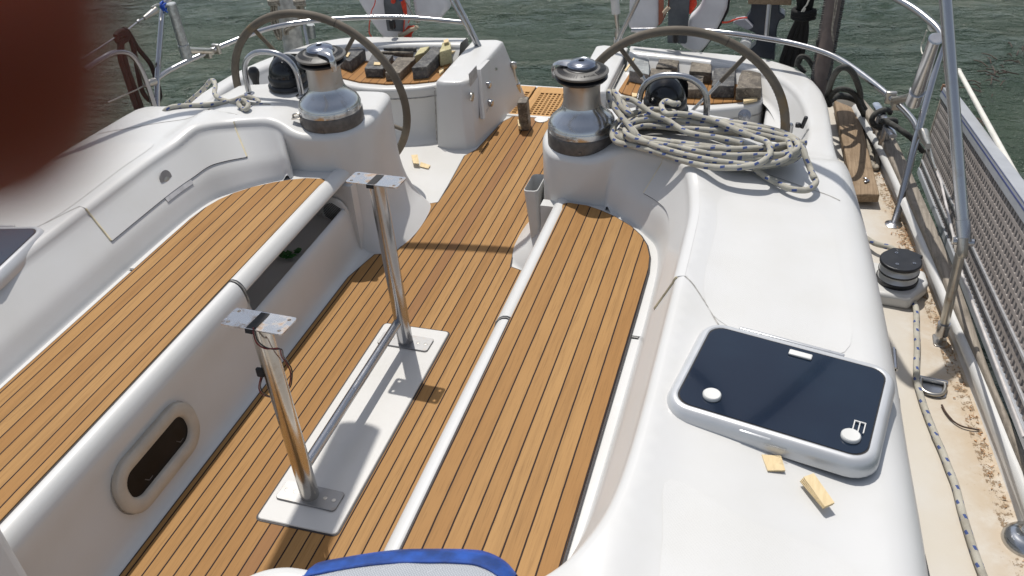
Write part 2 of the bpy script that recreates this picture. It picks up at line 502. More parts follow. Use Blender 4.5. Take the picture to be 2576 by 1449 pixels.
footM = [(.29, .93, 0), (.34, .995, 0), (.39, 1.02, 0), (.45, 1.03, .0), (.59, 1.03, .35), (.72, 1.07, .35), (.80, 1.12, .35), (.845, 1.17, .35), (.88, 1.22, .35), (.90, 1.3, .35), (.915, 1.4, .35), (.92, 1.57, .35), (.922, 1.8, .35),
         (.922, 2.0, .35), (.921, 2.2, .35), (.918, 2.43, .35), (.91, 2.6, .35), (.885, 2.72, .35), (.85, 2.80, .35), (.79, 2.865, .35), (.74, 2.905, .35), (.705, 2.93, .35),
         (.67, 2.955, .35), (.63, 2.962, .0), (.56, 2.975, .0), (.475, 2.985, .0), (.40, 2.98, 0), (.32, 2.99, 0), (.255, 3.06, 0), (.235, 3.2, 0), (.25, 3.38, 0), (.30, 3.45, 0),
         (.42, 3.5, 0), (.62, 3.50, 0), (.90, 3.47, 0), (1.12, 3.44, .0), (1.23, 3.44, .26), (1.29, 3.48, .26), (1.32, 3.55, .26), (1.325, 3.7, .26), (1.31, 3.9, .26),
         (1.27, 4.10, .27), (1.20, 4.25, .28), (1.08, 4.37, .28), (.90, 4.43, .28), (.65, 4.47, .28), (.47, 4.49, .28)]
outerM = [(1.70, .60), (1.70, 1.0), (1.69, 1.41), (1.67, 1.77), (1.65, 2.16), (1.61, 2.67), (1.567, 3.06), (1.54, 3.29), (1.505, 3.48), (1.487, 3.72),
          (1.466, 4.04), (1.43, 4.25), (1.36, 4.44), (1.24, 4.55), (1.10, 4.61), (.86, 4.64), (.65, 4.66), (.47, 4.68)]
def rimz(y): return .425 - .06 * sm((y - 3.7) / .8)
def topz(x, y):
    ax = abs(x)
    d = abs(ax - 1.03)
    z = .572 - .035 * sm((ax - 1.15) / .4)
    if y < 3.0: z += .028 * math.exp(-(min(d, abs(y - .98) + .0 if ax < .9 else 9, 9) / .085) ** 2)
    z += .024 * sm((1.12 - ax) / .12) * sm((y - 2.7) / .15) * sm((3.3 - y) / .25)
    pod = sm((.77 - ax) / .19) * sm((y - 2.6) / .3)
    z = z * (1 - pod) + .545 * pod
    z += .030 * math.exp(-(((ax - .83) / .13) ** 2 + ((y - 3.33) / .10) ** 2) ** 1.5)
    w = max(sm((ax - 1.08) / .25) * sm((y - 3.08) / .36), sm((y - 3.5) / .05))
    return z * (1 - w) + rimz(y) * w
def norms(P, s=1):
    out = []
    for i in range(len(P)):
        a = P[max(i - 1, 0)]; b = P[min(i + 1, len(P) - 1)]
        t = Vector((b[0] - a[0], b[1] - a[1])).normalized(); out.append(Vector((-t.y, t.x)) * s)
    return out
footM = wide(footM)
paired = cr([(a[0], a[1], b[0], b[1]) + (b[2],) for a, b in zip(crestM, footM)], 6) if False else None
def cr2(A, n):
    P = [tuple(a) for a in A]; out = []
    N = len(P)
    for i in range(N - 1):
        a, b, c, d = P[max(i - 1, 0)], P[i], P[i + 1], P[min(i + 2, N - 1)]
        for k in range(n):
            t = k / n
            out.append(tuple(.5 * (2 * B + (C - A_) * t + (2 * A_ - 5 * B + 4 * C - D) * t * t + (3 * B - A_ - 3 * C + D) * t ** 3) for A_, B, C, D in zip(a, b, c, d)))
    out.append(P[-1]); return out
PR = cr2([(a[0], a[1], b[0], b[1], b[2]) for a, b in zip(crestM, footM)], 6)
PR.insert(0, (.30, -1.2, .28, -1.2, 0))
CN = norms(PR); CN[0] = Vector((-1, 0)); CN[1] = Vector((-1, 0))
CB = [Vector((p[0], p[1])) - n * RC for p, n in zip(PR, CN)]     # boundary of the flat top
OU = [Vector((1.70, -1.2))] + [Vector(p) for p in cr(outerM, 5)]
ON = norms(OU, -1)
def oins(y): return .10 - .055 * sm((y - 3.1) / .4)
OB = [Vector((p.x, p.y)) - n * oins(p.y) for p, n in zip(OU, ON)]
KL = (2.1 - .38) / (2.1 - .35)
PRL = [(p[0], p[1], KL * p[2] - CAM.x * (1 - KL), KL * p[3], 2.1 - (2.1 - p[4]) * KL) if p[4] > .3 else p for p in PR]
def lift(o):     # the port seat stands a little higher and further inboard than the starboard one
    for v in o.data.vertices:
        w = sm((v.co.z - .25) / .05); t = CAM + (v.co - CAM) * KL
        v.co = v.co.lerp(t, w)
def wallrow(i, off=0., t0=0., t1=1., steps=12, foot=True, fil=7, s=1):
    p = PR[i] if s > 0 else PRL[i]; n = CN[i]; c = CB[i]; zc_ = topz(c.x, c.y); row = []
    for k in range(fil):
        th = math.radians(84 * k / (fil - 1))
        q = c + n * (RC * math.sin(th)); row.append(Vector((q.x, q.y, zc_ - RC * (1 - math.cos(th)))))
    e = row[-1].copy(); f = Vector((p[2], p[3], p[4] + .012))
    fl_ = 1 - sm(p[4] / .2)
    for k in range(1, steps + 1):
        t = k / steps; h = ((t / .62 * .74 if t < .62 else .74 + (t - .62) / .38 * .26) if p[4] > .3 else t) * (1 - fl_) + (t ** 5) * fl_
        row.append(Vector((e.x + (f.x - e.x) * h, e.y + (f.y - e.y) * h, e.z + (f.z - e.z) * t)))
    if foot:
        g_ = .4 if p[4] > .3 else 1.
        row.append(Vector((p[2] + n.x * .005 * g_, p[3] + n.y * .005 * g_, p[4] + .005)))
        row.append(Vector((p[2] + n.x * .016 * g_, p[3] + n.y * .016 * g_, p[4] + .0005)))
        row.append(Vector((p[2] + n.x * .03 * g_, p[3] + n.y * .03 * g_, p[4] - .004)))
    return row
def coaming(s):
    m = MB()
    poly = [(c.x * s, c.y) for c in CB] + [(c.x * s, c.y) for c in OB[::-1]]
    vs, fs = cdt(poly, topz, .035); m.add(vs, fs)
    m.grid([mir(wallrow(i, s=s), s) for i in range(len(PR))])
    rows = []
    for p, n, b in zip(OU, ON, OB):
        z0 = topz(b.x, b.y); ins = oins(p.y); dz = z0 - (.43 if p.y < 3.3 else rimz(p.y) - .03 * 1)
        dz = max(dz, .03); row = []
        for k in range(8):
            th = math.radians(90 * k / 7)
            q = b + n * (ins * math.sin(th)); row.append(Vector((q.x, q.y, z0 - dz * (1 - math.cos(th)))))
        w = .05
        for k in range(1, 4): row.append(Vector((p.x + n.x * w * k / 3, p.y + n.y * w * k / 3, row[7].z + (.10 - row[7].z) * k / 3)))
        rows.append(row)
    m.grid([mir(r, s) for r in rows])
    return m.build('coaming', GEL, yacht, ang=55, merge=.0008)
cL = coaming(-1); cR = coaming(1)

# raised non-skid areas on the deck
def skid(poly, s=1, dz=.0012, name='nonskid_deck', mat=None):
    m = MB(); vs, fs = cdt([(p[0] * s, p[1]) for p in poly], lambda x, y: topz(x, y) + dz, .04); m.add(vs, fs)
    return m.build(name, mat or SKID, yacht, ang=60)
fwdp = cr([(1.16, 1.0), (1.14, 1.25), (1.13, 1.42), (1.3, 1.36), (1.52, 1.30), (1.58, 1.0), (1.57, .8), (1.3, .78), (1.18, .82)], 5, True)
for s in (1, -1): skid(fwdp, s)
lidp = cr([(1.12, 2.16), (1.12, 2.5), (1.12, 2.72), (1.30, 2.74), (1.45, 2.72), (1.5, 2.4), (1.525, 2.05), (1.4, 1.98), (1.2, 2.02)], 5, True)
for s in (1, -1): skid(lidp, s)

# locker lid seams + proud lid wall
def ribbon(path2, w=.0045, dz=.001, s=1, name='lid_seam', mat=None):
    P = cr(path2, 8); N = norms(P); m = MB()
    rows = [[Vector((s * (p[0] + n.x * k), p[1] + n.y * k, topz(p[0] + n.x * k, p[1] + n.y * k) + dz + (0 if abs(k) > w * .3 else .0004))) for k in (-w / 2, 0, w / 2)] for p, n in zip(P, N)]
    m.grid(rows); return m.build(name, mat or SEAM, yacht, ang=80)
seamF = [(1.06, 2.20), (1.09, 2.17), (1.14, 2.09), (1.19, 2.00), (1.26, 1.95), (1.36, 1.92), (1.47, 1.88), (1.56, 1.84), (1.60, 1.80)]
seamA = [(.905, 3.01), (.96, 3.02), (1.05, 2.99), (1.2, 2.95), (1.35, 2.90), (1.45, 2.87), (1.50, 2.84)]
for s in (1, -1):
    ribbon(seamF, s=s); ribbon(seamA, s=s)
def yof(i): return PR[i][1]
lidst = [i for i in range(len(PR)) if 13.9 * 6 + 1 <= i <= 19.1 * 6 + 1]
def lid(s):
    m = MB(); rows = []
    for i in lidst:
        r = wallrow(i, foot=False, s=s)[:13]; n = CN[i]; n3 = Vector((n.x, n.y, 0))
        k = len(r); out = []
        for j, p in enumerate(r):
            t = j / (k - 1); o = .006 * sm(t / .25)
            out.append(p + n3 * o + Vector((0, 0, .0012)))
        out.append(r[-1] - n3 * .004); rows.append(out)
    # end returns
    first = [p - Vector((CN[lidst[0]].x, CN[lidst[0]].y, 0)) * .012 for p in rows[0]]
    last = [p - Vector((CN[lidst[-1]].x, CN[lidst[-1]].y, 0)) * .012 for p in rows[-1]]
    m.grid([mir(r, s) for r in [first] + rows + [last]])
    o = m.build('locker_lid', GEL, yacht, ang=50)
    # dark gap under and at the ends
    g = MB()
    g.tube(mir([r[-2] - Vector((0, 0, .0025)) - Vector((CN[i].x, CN[i].y, 0)) * .0045 for r, i in zip(rows, lidst)], s), .0026, 6)
    g.build('lid_gap', CAULK, o)
    for q, i in ((rows[0], lidst[0]), (rows[-1], lidst[-1])):
        y = MB(); y.tube(mir([p + (q[0] - q[1]) * 0 - Vector((CN[i].x, CN[i].y, 0)) * .004 for p in q[3:-1]], s), .004, 6); y.build('lid_edge', YELLOWED, o)
    return o
lidL = lid(-1); lidR = lid(1)

# ---------------- floor
def flat(poly, z, name, mat, parent, th=.004, ang=40):
    m = MB(); m.prism([(p[0], p[1]) for p in poly], z - th, z); return m.build(name, mat, parent, ang=ang)
m = MB()
m.add([(-.50, -1.2, 0), (.50, -1.2, 0), (.50, 3.6, 0), (-.50, 3.6, 0)], [(0, 1, 2, 3)])
m.add([(-1.25, 3.4, -.0006), (1.25, 3.4, -.0006), (1.25, 4.49, -.0006), (-1.25, 4.49, -.0006)], [(0, 1, 2, 3)])
m.build('cockpit_floor', PANEL, yacht)
fl = [(-.386, .85), (-.384, 2.77), (-.345, 2.955), (-.262, 2.985), (-.245, 3.10), (-.243, 3.33), (-.27, 3.42), (-.228, 3.445), (-.236, 3.60), (-.262, 3.93), (-.222, 4.01), (-.188, 4.36), (-.15, 4.44),
      (.10, 4.44), (.155, 4.36), (.20, 4.01), (.235, 3.93), (.235, 3.6), (.205, 3.44), (.25, 3.42), (.24, 3.10), (.26, 2.985), (.345, 2.955), (.386, 2.77), (.386, .85)]
TEAKF = teak('teak_floor', .0452, -.0522, (.272, .136, .041), (.365, .208, .077), 0)
TEAKB = teak('teak_bench', .0475, .0, (.272, .134, .040), (.375, .215, .080), None, .11)
TEAKA = teak('teak_aft_seat', .0450, .012, (.29, .14, .045), (.36, .19, .07), None, .07)
floorT = flat(fl, .007, 'floor_planking', TEAKF, yacht, .006)
def offs(poly, d):
    n = len(poly); out = []
    a = sum(poly[i][0] * poly[(i + 1) % n][1] - poly[(i + 1) % n][0] * poly[i][1] for i in range(n))
    sg = 1 if a > 0 else -1
    for i in range(n):
        p = Vector(poly[i][:2]); q = Vector(poly[(i + 1) % n][:2]); o = Vector(poly[i - 1][:2])
        t1 = (p - o).normalized(); t2 = (q - p).normalized()
        n1 = Vector((t1.y, -t1.x)) * sg; n2 = Vector((t2.y, -t2.x)) * sg
        b = (n1 + n2); b = b / max(.4, b.length_squared / 2) if b.length > 1e-6 else n1
        out.append(tuple(p + b * d))
    return out
flat(offs(fl, .0055), .0055, 'caulk_seam', CAULK, floorT, .005)
pn = roundrect(.266, .995, .014, 4, .0295, 2.0025)
pnl = flat(pn, .0125, 'table_base_panel', PANEL, yacht, .010)
flat(offs(pn, .006), .0085, 'caulk_seam', CAULK, pnl, .006)
for o in (pnl,): 
    b = o.modifiers.new('b', 'BEVEL'); b.width = .003; b.segments = 2; b.limit_method = 'ANGLE'

m = MB(); m.prism([(-1.3, .0), (-.40, .0), (-.40, .90), (-.46, .985), (-1.3, 1.02)], -.01, .345); m.build('bulkhead', GEL, yacht, bevel=.03, seg=4)
# ---------------- benches
bt = [(.522, 1.0), (.516, 2.90), (.505, 2.938), (.53, 2.952), (.60, 2.945), (.66, 2.92), (.72, 2.885), (.79, 2.83), (.84, 2.77), (.872, 2.71), (.892, 2.64), (.902, 2.55), (.904, 2.3), (.905, 1.25), (.88, 1.17), (.80, 1.09), (.7, 1.04)]
for s in (-1, 1):
    A = [(.95, .35), (.53, .35), (.522, .352), (.516, .358), (.505, .361), (.492, .359), (.480, .351), (.471, .338), (.465, .32), (.461, .30), (.457, .26), (.445, .16), (.43, .07), (.422, .035), (.41, .015), (.395, .004), (.37, -.001)]
    B = [(.95, .352), (.53, .352), (.522, .354), (.516, .360), (.505, .364), (.490, .362), (.477, .353), (.467, .339), (.462, .328), (.4615, .322), (.464, .317), (.47, .315), (.56, .315), (.78, .325)]
    Cc = [(.78, .325), (.775, .20), (.76, .175), (.74, .17), (.49, .17), (.478, .178), (.470, .205), (.463, .224), (.455, .231), (.446, .228), (.438, .21), (.432, .17), (.425, .07), (.42, .035), (.41, .015), (.395, .004), (.37, -.001)]
    m = MB()
    def sw(prof, ys): m.grid([[Vector((s * x, y, z)) for x, z in prof] for y in ys])
    sw(A, [.98, 1.02, 1.4, 1.8, 2.185])
    # rounded forward end
    rows = []
    for k in range(7):
        a = math.radians(90 * k / 6)
        rows.append([Vector((s * (x if x > .6 else .6 + (x - .6) * math.cos(a)), .98 - (max(0, .6 - x)) * math.sin(a), z)) for x, z in A])
    m.grid(rows)
    bench = m.build('bench', GEL, yacht, ang=50)
    m = MB(); sw(B, [2.2, 2.21, 2.5, 2.8, 3.0, 3.07]); sw([(.95, .352), (.95, .33), (.78, .325)], [2.2, 3.07]) 
    m.add([Vector((s * x, 2.2, z)) for x, z in B], [tuple(range(len(B)))])
    sw(Cc, [2.19, 2.5, 2.8, 3.0]); m.add([Vector((s * x, 2.192, z)) for x, z in ((.95, .35), (.47, .33), (.44, .17), (.49, .16), (.95, .16))], [(0, 1, 2, 3, 4)])
    m.build('bench_shelf', GEL, bench, ang=50)
    m = MB(); m.box((s * .62, 2.99, .165), (.42, .05, .33)); m.build('end_wall', GEL, yacht)
    tk = flat([(p[0] * s, p[1]) for p in bt], .3625, 'teak_seat', TEAKB, bench, .008)
    flat([(p[0] * s, p[1]) for p in offs(bt, .006)], .3592, 'caulk_seam', CAULK, tk, .006)
    m = MB(); m.tube([(s * .93, 2.192, .3512), (s * .52, 2.192, .353), (s * .505, 2.192, .3615), (s * .49, 2.192, .359), (s * .468, 2.192, .34), (s * .4585, 2.192, .30), (s * .457, 2.192, .275)], .0028, 6)
    m.build('joint_gap', SEAM, bench)
    if s < 0:
        for o in [bench] + list(bench.children_recursive): lift(o)

# portlight in the front of the left bench
def stad(w, h, r, n=7): return roundrect(w, h, r, n)
pl = empty('portlight', (0, 0, 0), 'small oval opening portlight in the front of the left cockpit bench', 'porthole')
Mp = Matrix(((0, -math.sin(.142) , math.cos(.142)), (1, 0, 0), (0, math.cos(.142), math.sin(.142)))).to_4x4()
Mp.translation = Vector((-.4375, 1.548, .155))
def ringm(o, i, z0, z1, M):
    m = MB(); n = len(o)
    a = [M @ Vector((p[0], p[1], z0)) for p in o]; b = [M @ Vector((p[0], p[1], z1)) for p in o]
    mo = [M @ Vector((p[0] * .97, p[1] * .94, z1 + .004)) for p in o]
    c = [M @ Vector((p[0] * 1.05, p[1] * 1.08, z1 + .003)) for p in i]; d = [M @ Vector((p[0], p[1], z1 - .002)) for p in i]; e = [M @ Vector((p[0] * .985, p[1] * .96, .002)) for p in i]
    m.grid([a, b, mo, c, d, e], closed=True); return m
ringm(stad(.39, .19, .085), stad(.305, .100, .045), -.004, .014, Mp).build('frame', plain('bone_plastic', (.46, .41, .34), .4, 0, .08, 14), pl, ang=60)
m = MB(); m.tube([Mp @ Vector((p[0], p[1], -.0045)) for p in stad(.395, .195, .088)], .0022, 6, closed=True); m.build('sealant', SEAM, pl)
m = MB(); m.add([Mp @ Vector((p[0], p[1], .0035)) for p in stad(.34, .135, .06)], [tuple(range(len(stad(.34, .135, .06))))]); m.build('pane', plain('smoked_pane', (.006, .005, .005), .4, 0, .5, 9, spec=.2), pl)
m = MB()
for q in (-.08, .085): m.tube([Mp @ Vector((q, -.02, .003)), Mp @ Vector((q + .012, -.035, .004)), Mp @ Vector((q + .03, -.034, .003))], .0018, 5)
m.build('latch', DKGREY, pl)

# speaker in the locker recess
sp = empty('speaker_grille', (-.545, 2.93, .25), 'round white speaker with slotted grille under the left seat end', 'speaker')
spc = PY(841, 530, 2.955)
Ms = Matrix.Rotation(math.radians(90), 4, 'X')
m = MB(); m.lathe([(.066, 0), (.066, .006), (.058, .011), (.03, .013), (.0, .013)], 32, (0, 0, 0), Ms); o = m.build('rim', GREYP, sp, loc=None)
m2 = MB()
for k in range(-5, 6):
    L = math.sqrt(max(0, .044 ** 2 - (k * .0075) ** 2)); m2.box((0, -.0138, k * .0075), (2 * L, .0016, .0032), Matrix.Rotation(.55, 4, 'Y'))
m2.build('slots', BLACK, sp)
m3 = MB()
for a in (.3, 1.9, 3.4, 5.0): m3.lathe([(.0035, 0), (.0035, .003), (0, .0035)], 8, (.058 * math.cos(a), -.011, .058 * math.sin(a)), Ms)
m3.build('screws', STEELD, sp)
sp.location = spc

# green leaves lying in the recess
m = MB(); lc = Vector((-.55, 2.64, .178))
for k in range(9):
    a = random.random() * 6.28; c = lc + Vector((random.uniform(-.03, .03), random.uniform(-.03, .03), random.uniform(0, .02))); r = random.uniform(.012, .02)
    ring = [c + Vector((r * math.cos(t + a) * (1 + .2 * math.sin(3 * t)), r * math.sin(t + a), random.uniform(-.003, .006))) for t in [j * .785 for j in range(8)]]
    m.add([c + Vector((0, 0, .004))] + ring, [(0, 1 + j, 1 + (j + 1) % 8) for j in range(8)])
tag(m.build('leaf_cluster', GREEN, ang=20), 'small clump of green leaves in the recess under the left seat', 'leaves')

# ---------------- aft seats, shelf, quarter block, platform
frontTop = [(1.19, 4.30), (1.185, 4.24), (1.16, 4.20), (1.06, 4.145), (.90, 4.09), (.74, 4.085), (.58, 4.125), (.50, 4.165), (.452, 4.20)]
ft = cr(frontTop, 6)
teakA = [(1.165, 4.43 - .04), (1.165, 4.26), (1.13, 4.215), (1.06, 4.175), (.90, 4.122), (.74, 4.118), (.60, 4.15), (.50, 4.195), (.482, 4.22), (.495, 4.44), (.53, 4.46), (.90, 4.425), (1.06, 4.40)]
for s in (-1, 1):
    m = MB()
    rows = []
    for p in ft:
        n = Vector((0, -1)); dy = .36 * sm((1.2 - p[0]) / .6) * .0 + (.09 if p[0] < 1.1 else .05)
        row = []
        for k in range(6):
            th = math.radians(90 * k / 5); row.append(Vector((p[0], p[1] - .02 * math.sin(th), .284 - .02 * (1 - math.cos(th)))))
        row.append(Vector((p[0], p[1] - .024, .235)));
        row += [Vector((p[0], p[1] - .02 - dy * f, z)) for f, z in ((.02, .225), (.03, .20), (.12, .12), (.30, .05), (.62, .015), (1.0, .002), (1.16, -.004))]
        rows.append(row)
    m.grid([mir(r, s) for r in rows])
    top = [(p[0] * s, p[1]) for p in ft] + [(.452 * s, 4.52), (1.19 * s, 4.40)]
    vs, fs = cdt(top, lambda x, y: .284, .06); m.add(vs, fs)
    seat = m.build('aft_seat', GEL, yacht, ang=50)
    tk = flat([(p[0] * s, p[1]) for p in teakA], .2925, 'teak_pad', TEAKA, seat, .008)
    m = MB(); m.tube(mir([(p[0], p[1] - .0255, .229) for p in ft], s), .003, 6)
    m.build('lid_gap', SEAM, seat)
    # outboard shelf
    m = MB(); sh = [(1.205, 3.42), (1.345, 3.46), (1.345, 4.12), (1.24, 4.33), (1.205, 4.36)]
    m.prism([(p[0] * s, p[1]) for p in sh], -.002, .262)
    so = m.build('helm_shelf', GEL, yacht, bevel=.018, seg=3, ang=50)
    m = MB(); m.lathe([(.048, .0005), (.046, -.001 + .002), (.040, -.0 + .0012), (.0, .001)], 28, (s * 1.275, 3.93, .2625)); m.build('cup_recess', PANEL, so)
    # quarter block between seat and walkway
    T = [(.447, 4.085), (.40, 4.07), (.31, 4.08), (.272, 4.12), (.268, 4.4), (.262, 4.70), (.30, 4.72), (.447, 4.70)]
    Bm = [(.447, 4.02), (.38, 4.0), (.28, 4.01), (.238, 4.05), (.205, 4.3), (.165, 4.74), (.22, 4.80), (.447, 4.80)]
    m = MB(); rows = []
    cen = Vector((.37, 4.4))
    def shr(P, d): return [Vector((p[0] + (cen.x - p[0]) * d / .12, p[1] + (cen.y - p[1]) * d / .33)) for p in P]
    for P, z in ((Bm, -.4), (Bm, 0.), ([tuple(Vector(a) * .1 + Vector(b) * .9) for a, b in zip(T, Bm)], .03), ([tuple(Vector(a) * .9 + Vector(b) * .1) for a, b in zip(T, Bm)], .285)):
        rows.append([Vector((p[0], p[1], z)) for p in P])
    for d, z in ((0, .318), (.006, .334), (.014, .341)): rows.append([Vector((p.x, p.y, z)) for p in shr(T, d)])
    m.grid([mir(r, s) for r in rows], closed=True); m.add(mir(rows[-1], s), [tuple(range(len(T)))])
    m.build('quarter_locker', GEL, yacht, ang=30, bevel=.006)
    m = MB(); m.tube(mir([(.452, 4.08, .300), (.452, 4.3, .3005), (.452, 4.55, .302)], s), .003, 6); m.tube(mir([(.452, 4.075, .29), (.452, 4.055, .16), (.452, 4.03, .03)], s), .003, 6)
    m.build('locker_joint', SEAM, yacht)

# swim platform with teak gratings
m = MB(); m.box((0, 4.70, -.045), (.62, .50, .05)); pf = m.build('swim_platform', GEL, yacht, bevel=.008)
TEAKG = teak('teak_grating', .9, 5.0, (.44, .24, .09), (.50, .30, .12), None, .001)
def grating(x0, x1, y0, y1, z, hx0, hx1, hy0, hy1, nx, ny):
    m = MB(); h = .016
    m.box(((x0 + x1) / 2, (y0 + hy0) / 2, z), (x1 - x0, hy0 - y0, h)); m.box(((x0 + x1) / 2, (hy1 + y1) / 2, z), (x1 - x0, y1 - hy1, h))
    m.box(((x0 + hx0) / 2, (hy0 + hy1) / 2, z), (hx0 - x0, hy1 - hy0, h)); m.box(((x1 + hx1) / 2, (hy0 + hy1) / 2, z), (x1 - hx1, hy1 - hy0, h))
    px = (hx1 - hx0) / nx; py = (hy1 - hy0) / ny
    for i in range(1, nx): m.box((hx0 + i * px, (hy0 + hy1) / 2, z - .0004), (px * .42, hy1 - hy0, h))
    for j in range(1, ny): m.box(((hx0 + hx1) / 2, hy0 + j * py, z - .0008), (hx1 - hx0, py * .42, h))
    return m
grating(-.128, .155, 4.47, 4.885, -.008, -.085, .115, 4.50, 4.80, 8, 11).build('teak_grating', TEAKG, pf, bevel=.0015, seg=1)
grating(-.262, -.140, 4.47, 4.885, -.008, -.245, -.155, 4.50, 4.80, 3, 11).build('teak_grating', TEAKG, pf, bevel=.0015, seg=1)
m = MB(); m.box((0, 4.69, -.019), (.56, .44, .002)); m.build('grating_shade_sheet', BLACK, pf)  # black sheet stands in for the shade beneath the grating bars
# sill across the aft end of the walkway
m = MB(); m.box((-.0, 4.462, -.008), (.40, .024, .03)); m.build('walkway_sill', GEL, yacht, bevel=.006)

# side decks, bulwark, toe rail and hull
footL = [PZ(*p, .12) for p in ((2168, 300), (2210, 410), (2257, 512), (2283, 566), (2330, 690), (2380, 820), (2432, 957), (2508, 1167), (2561, 1310), (2620, 1480), (2700, 1750))]
topI = [PZ(*p, .205) for p in ((2150, 262), (2205, 355), (2239, 423), (2286, 528), (2340, 655), (2395, 790), (2463, 943), (2529, 1107), (2575, 1219), (2640, 1390), (2720, 1640))]
topO = [PZ(*p, .205) for p in ((2172, 258), (2235, 333), (2264, 384), (2312, 490), (2365, 610), (2418, 745), (2486, 943), (2548, 1090), (2590, 1190), (2655, 1350), (2735, 1600))]
FA = cr(footL, 5); TI = cr(topI, 5); TO = cr(topO, 5)
FA.append(Vector((FA[-1].x + .03, -1.2, .12))); TI.append(Vector((TI[-1].x + .03, -1.2, .205))); TO.append(Vector((TO[-1].x + .03, -1.2, .205)))
for s in (1, -1):
    m = MB(); rows = []
    for f in FA:
        ins = Vector((1.40, f.y, .135)); rows.append([ins, Vector((f.x - .04, f.y, .12)), Vector((f.x - .012, f.y, .122)), f + Vector((0, 0, .007))])
    m.grid([mir(r, s) for r in rows])
    y0 = FA[0].y; rows2 = []
    stern = [(1.65, y0), (1.72, y0 + .0)]
    qa = [Vector((FA[0].x, y0, .12)), Vector((1.50, y0 + .22, .115)), Vector((1.30, 4.66, .10)), Vector((1.0, 4.74, .09)), Vector((.5, 4.79, .08))]
    qb = [Vector((1.40, y0, .13)), Vector((1.34, y0 + .04, .125)), Vector((1.2, 4.5, .11)), Vector((1.0, 4.58, .10)), Vector((.5, 4.6, .09))]
    m.grid([mir(qb, s), mir(qa, s)])
    m.build('side_deck', DECK, yacht, ang=60)
    m = MB(); rows = []
    for f, a, b in zip(FA, TI, TO):
        rows.append([f + Vector((-.002, 0, .006)), f + Vector((.006, 0, .02)), a + Vector((-.012, 0, -.02)), a + Vector((-.004, 0, -.004)), a + Vector((.004, 0, 0)), b])
    m.grid([mir(r, s) for r in rows]); m.build('bulwark', GEL, yacht, ang=60)
    m = MB(); rows = []
    for a, b in zip(TI, TO):
        a2 = a + Vector((.010, 0, .001)); rows.append([a2, a2 + Vector((0, 0, .018)), a2 + Vector((.006, 0, .022)), b + Vector((-.006, 0, .022)), b + Vector((0, 0, .016)), b + Vector((.004, 0, -.03)), a2 + Vector((0, 0, -.03))])
    m.grid([mir(r, s) for r in rows], closed=True); m.build('toe_rail', GREYWOOD, yacht, ang=60)
    m = MB(); rows = []
    for b in [TO[0] + Vector((-.22, .20, -.02)), TO[0] + Vector((-.06, .10, 0))] + TO:
        rows.append([b + Vector((-.002, 0, -.01)), b + Vector((.01, 0, -.06)), b + Vector((-.04, 0, -.4)), b + Vector((-.16, 0, -1.1))])
    m.grid([mir(r, s) for r in rows]); 
    tr = [[Vector((x, y, .09)), Vector((x * .98, y + .03, -.2)), Vector((x * .9, y + .02, -1.1))] for x, y in ((.33, 4.86), (.5, 4.82), (1.0, 4.76), (1.3, 4.68), (1.5, y0 + .23))]
    m.grid([mir(r, s) for r in tr]); m.build('hull_side', GEL, yacht, ang=60)

# ================================================================= TABLE FRAME
tf = empty('table_frame', (.02, 2.0, .0125), 'polished steel table frame of two posts and a low tie bar, table top missing', 'table frame')
off = Vector((-.02, -2.0, -.0125))
m = MB(); m.tube([Vector((.012, 1.66, .118)) + off, Vector((.012, 2.385, .118)) + off], .0165, 16); m.build('tie_bar', STEEL, tf)
posts = [(Vector((.020, 1.622, .0)), Vector((.004, 1.622, .690)), -.035), (Vector((.022, 2.405, 0)), Vector((.006, 2.405, .700)), .03)]
for pb, pt, tw in posts:
    m = MB(); m.tube([pb + off + Vector((0, 0, .012)), pt + off + Vector((0, 0, -.004))], .0285, 32); po = m.build('post', STEEL if pb.y > 2 else steel('stained_post_steel', (.60, .57, .52), .11, .35), tf, ang=60)
    m = MB(); m.prism(roundrect(.205, .078, .012, 4), 0, .006); o = m.build('foot_plate', FOOT, tf, bevel=.0012, seg=1); o.location = pb + off + Vector((0, 0, .0130)); o.rotation_euler = (0, 0, -.03)
    m2 = MB()
    for q in (-.082, -.052, .052, .082): m2.lathe([(.0065, 0), (.0065, .001), (.004, .0014), (0, .0006)], 12, (q, 0 if abs(q) > .06 else .0, .0062))
    b_ = m2.build('bolts', STEELD, o)
    m = MB()
    # top plate with bolt holes
    out = roundrect(.190, .082, .010, 4); holes = [[(cx + .0055 * math.cos(t * PI / 5), cy + .0055 * math.sin(t * PI / 5)) for t in range(10)] for cx in (-.078, .078) for cy in (-.026, .026)]
    for zz in (0, .004):
        vs, fs = cdt(out, lambda x, y, zz=zz: zz + .0016 * abs(x / .09) ** 2, .03, holes); m.add(vs, fs)
    for P in [out] + holes: m.grid([[Vector((p[0], p[1], z + .0016 * abs(p[0] / .09) ** 2)) for p in P] for z in (0, .004)], closed=True)
    o = m.build('top_plate', PLATE, tf, ang=50, merge=1e-4); o.location = pt + off + Vector((0, 0, -.004)); o.rotation_euler = (math.radians(-3), 0, -.04)
    m = MB(); m.grid([[Vector((x, y, z)) for y, z in ((-.044, -.008), (-.0428, .0052), (0, .0052), (.0428, .0052), (.044, -.006))] for x in (-.016, .012)])
    m.build('tape', BLACKR, o, ang=20)
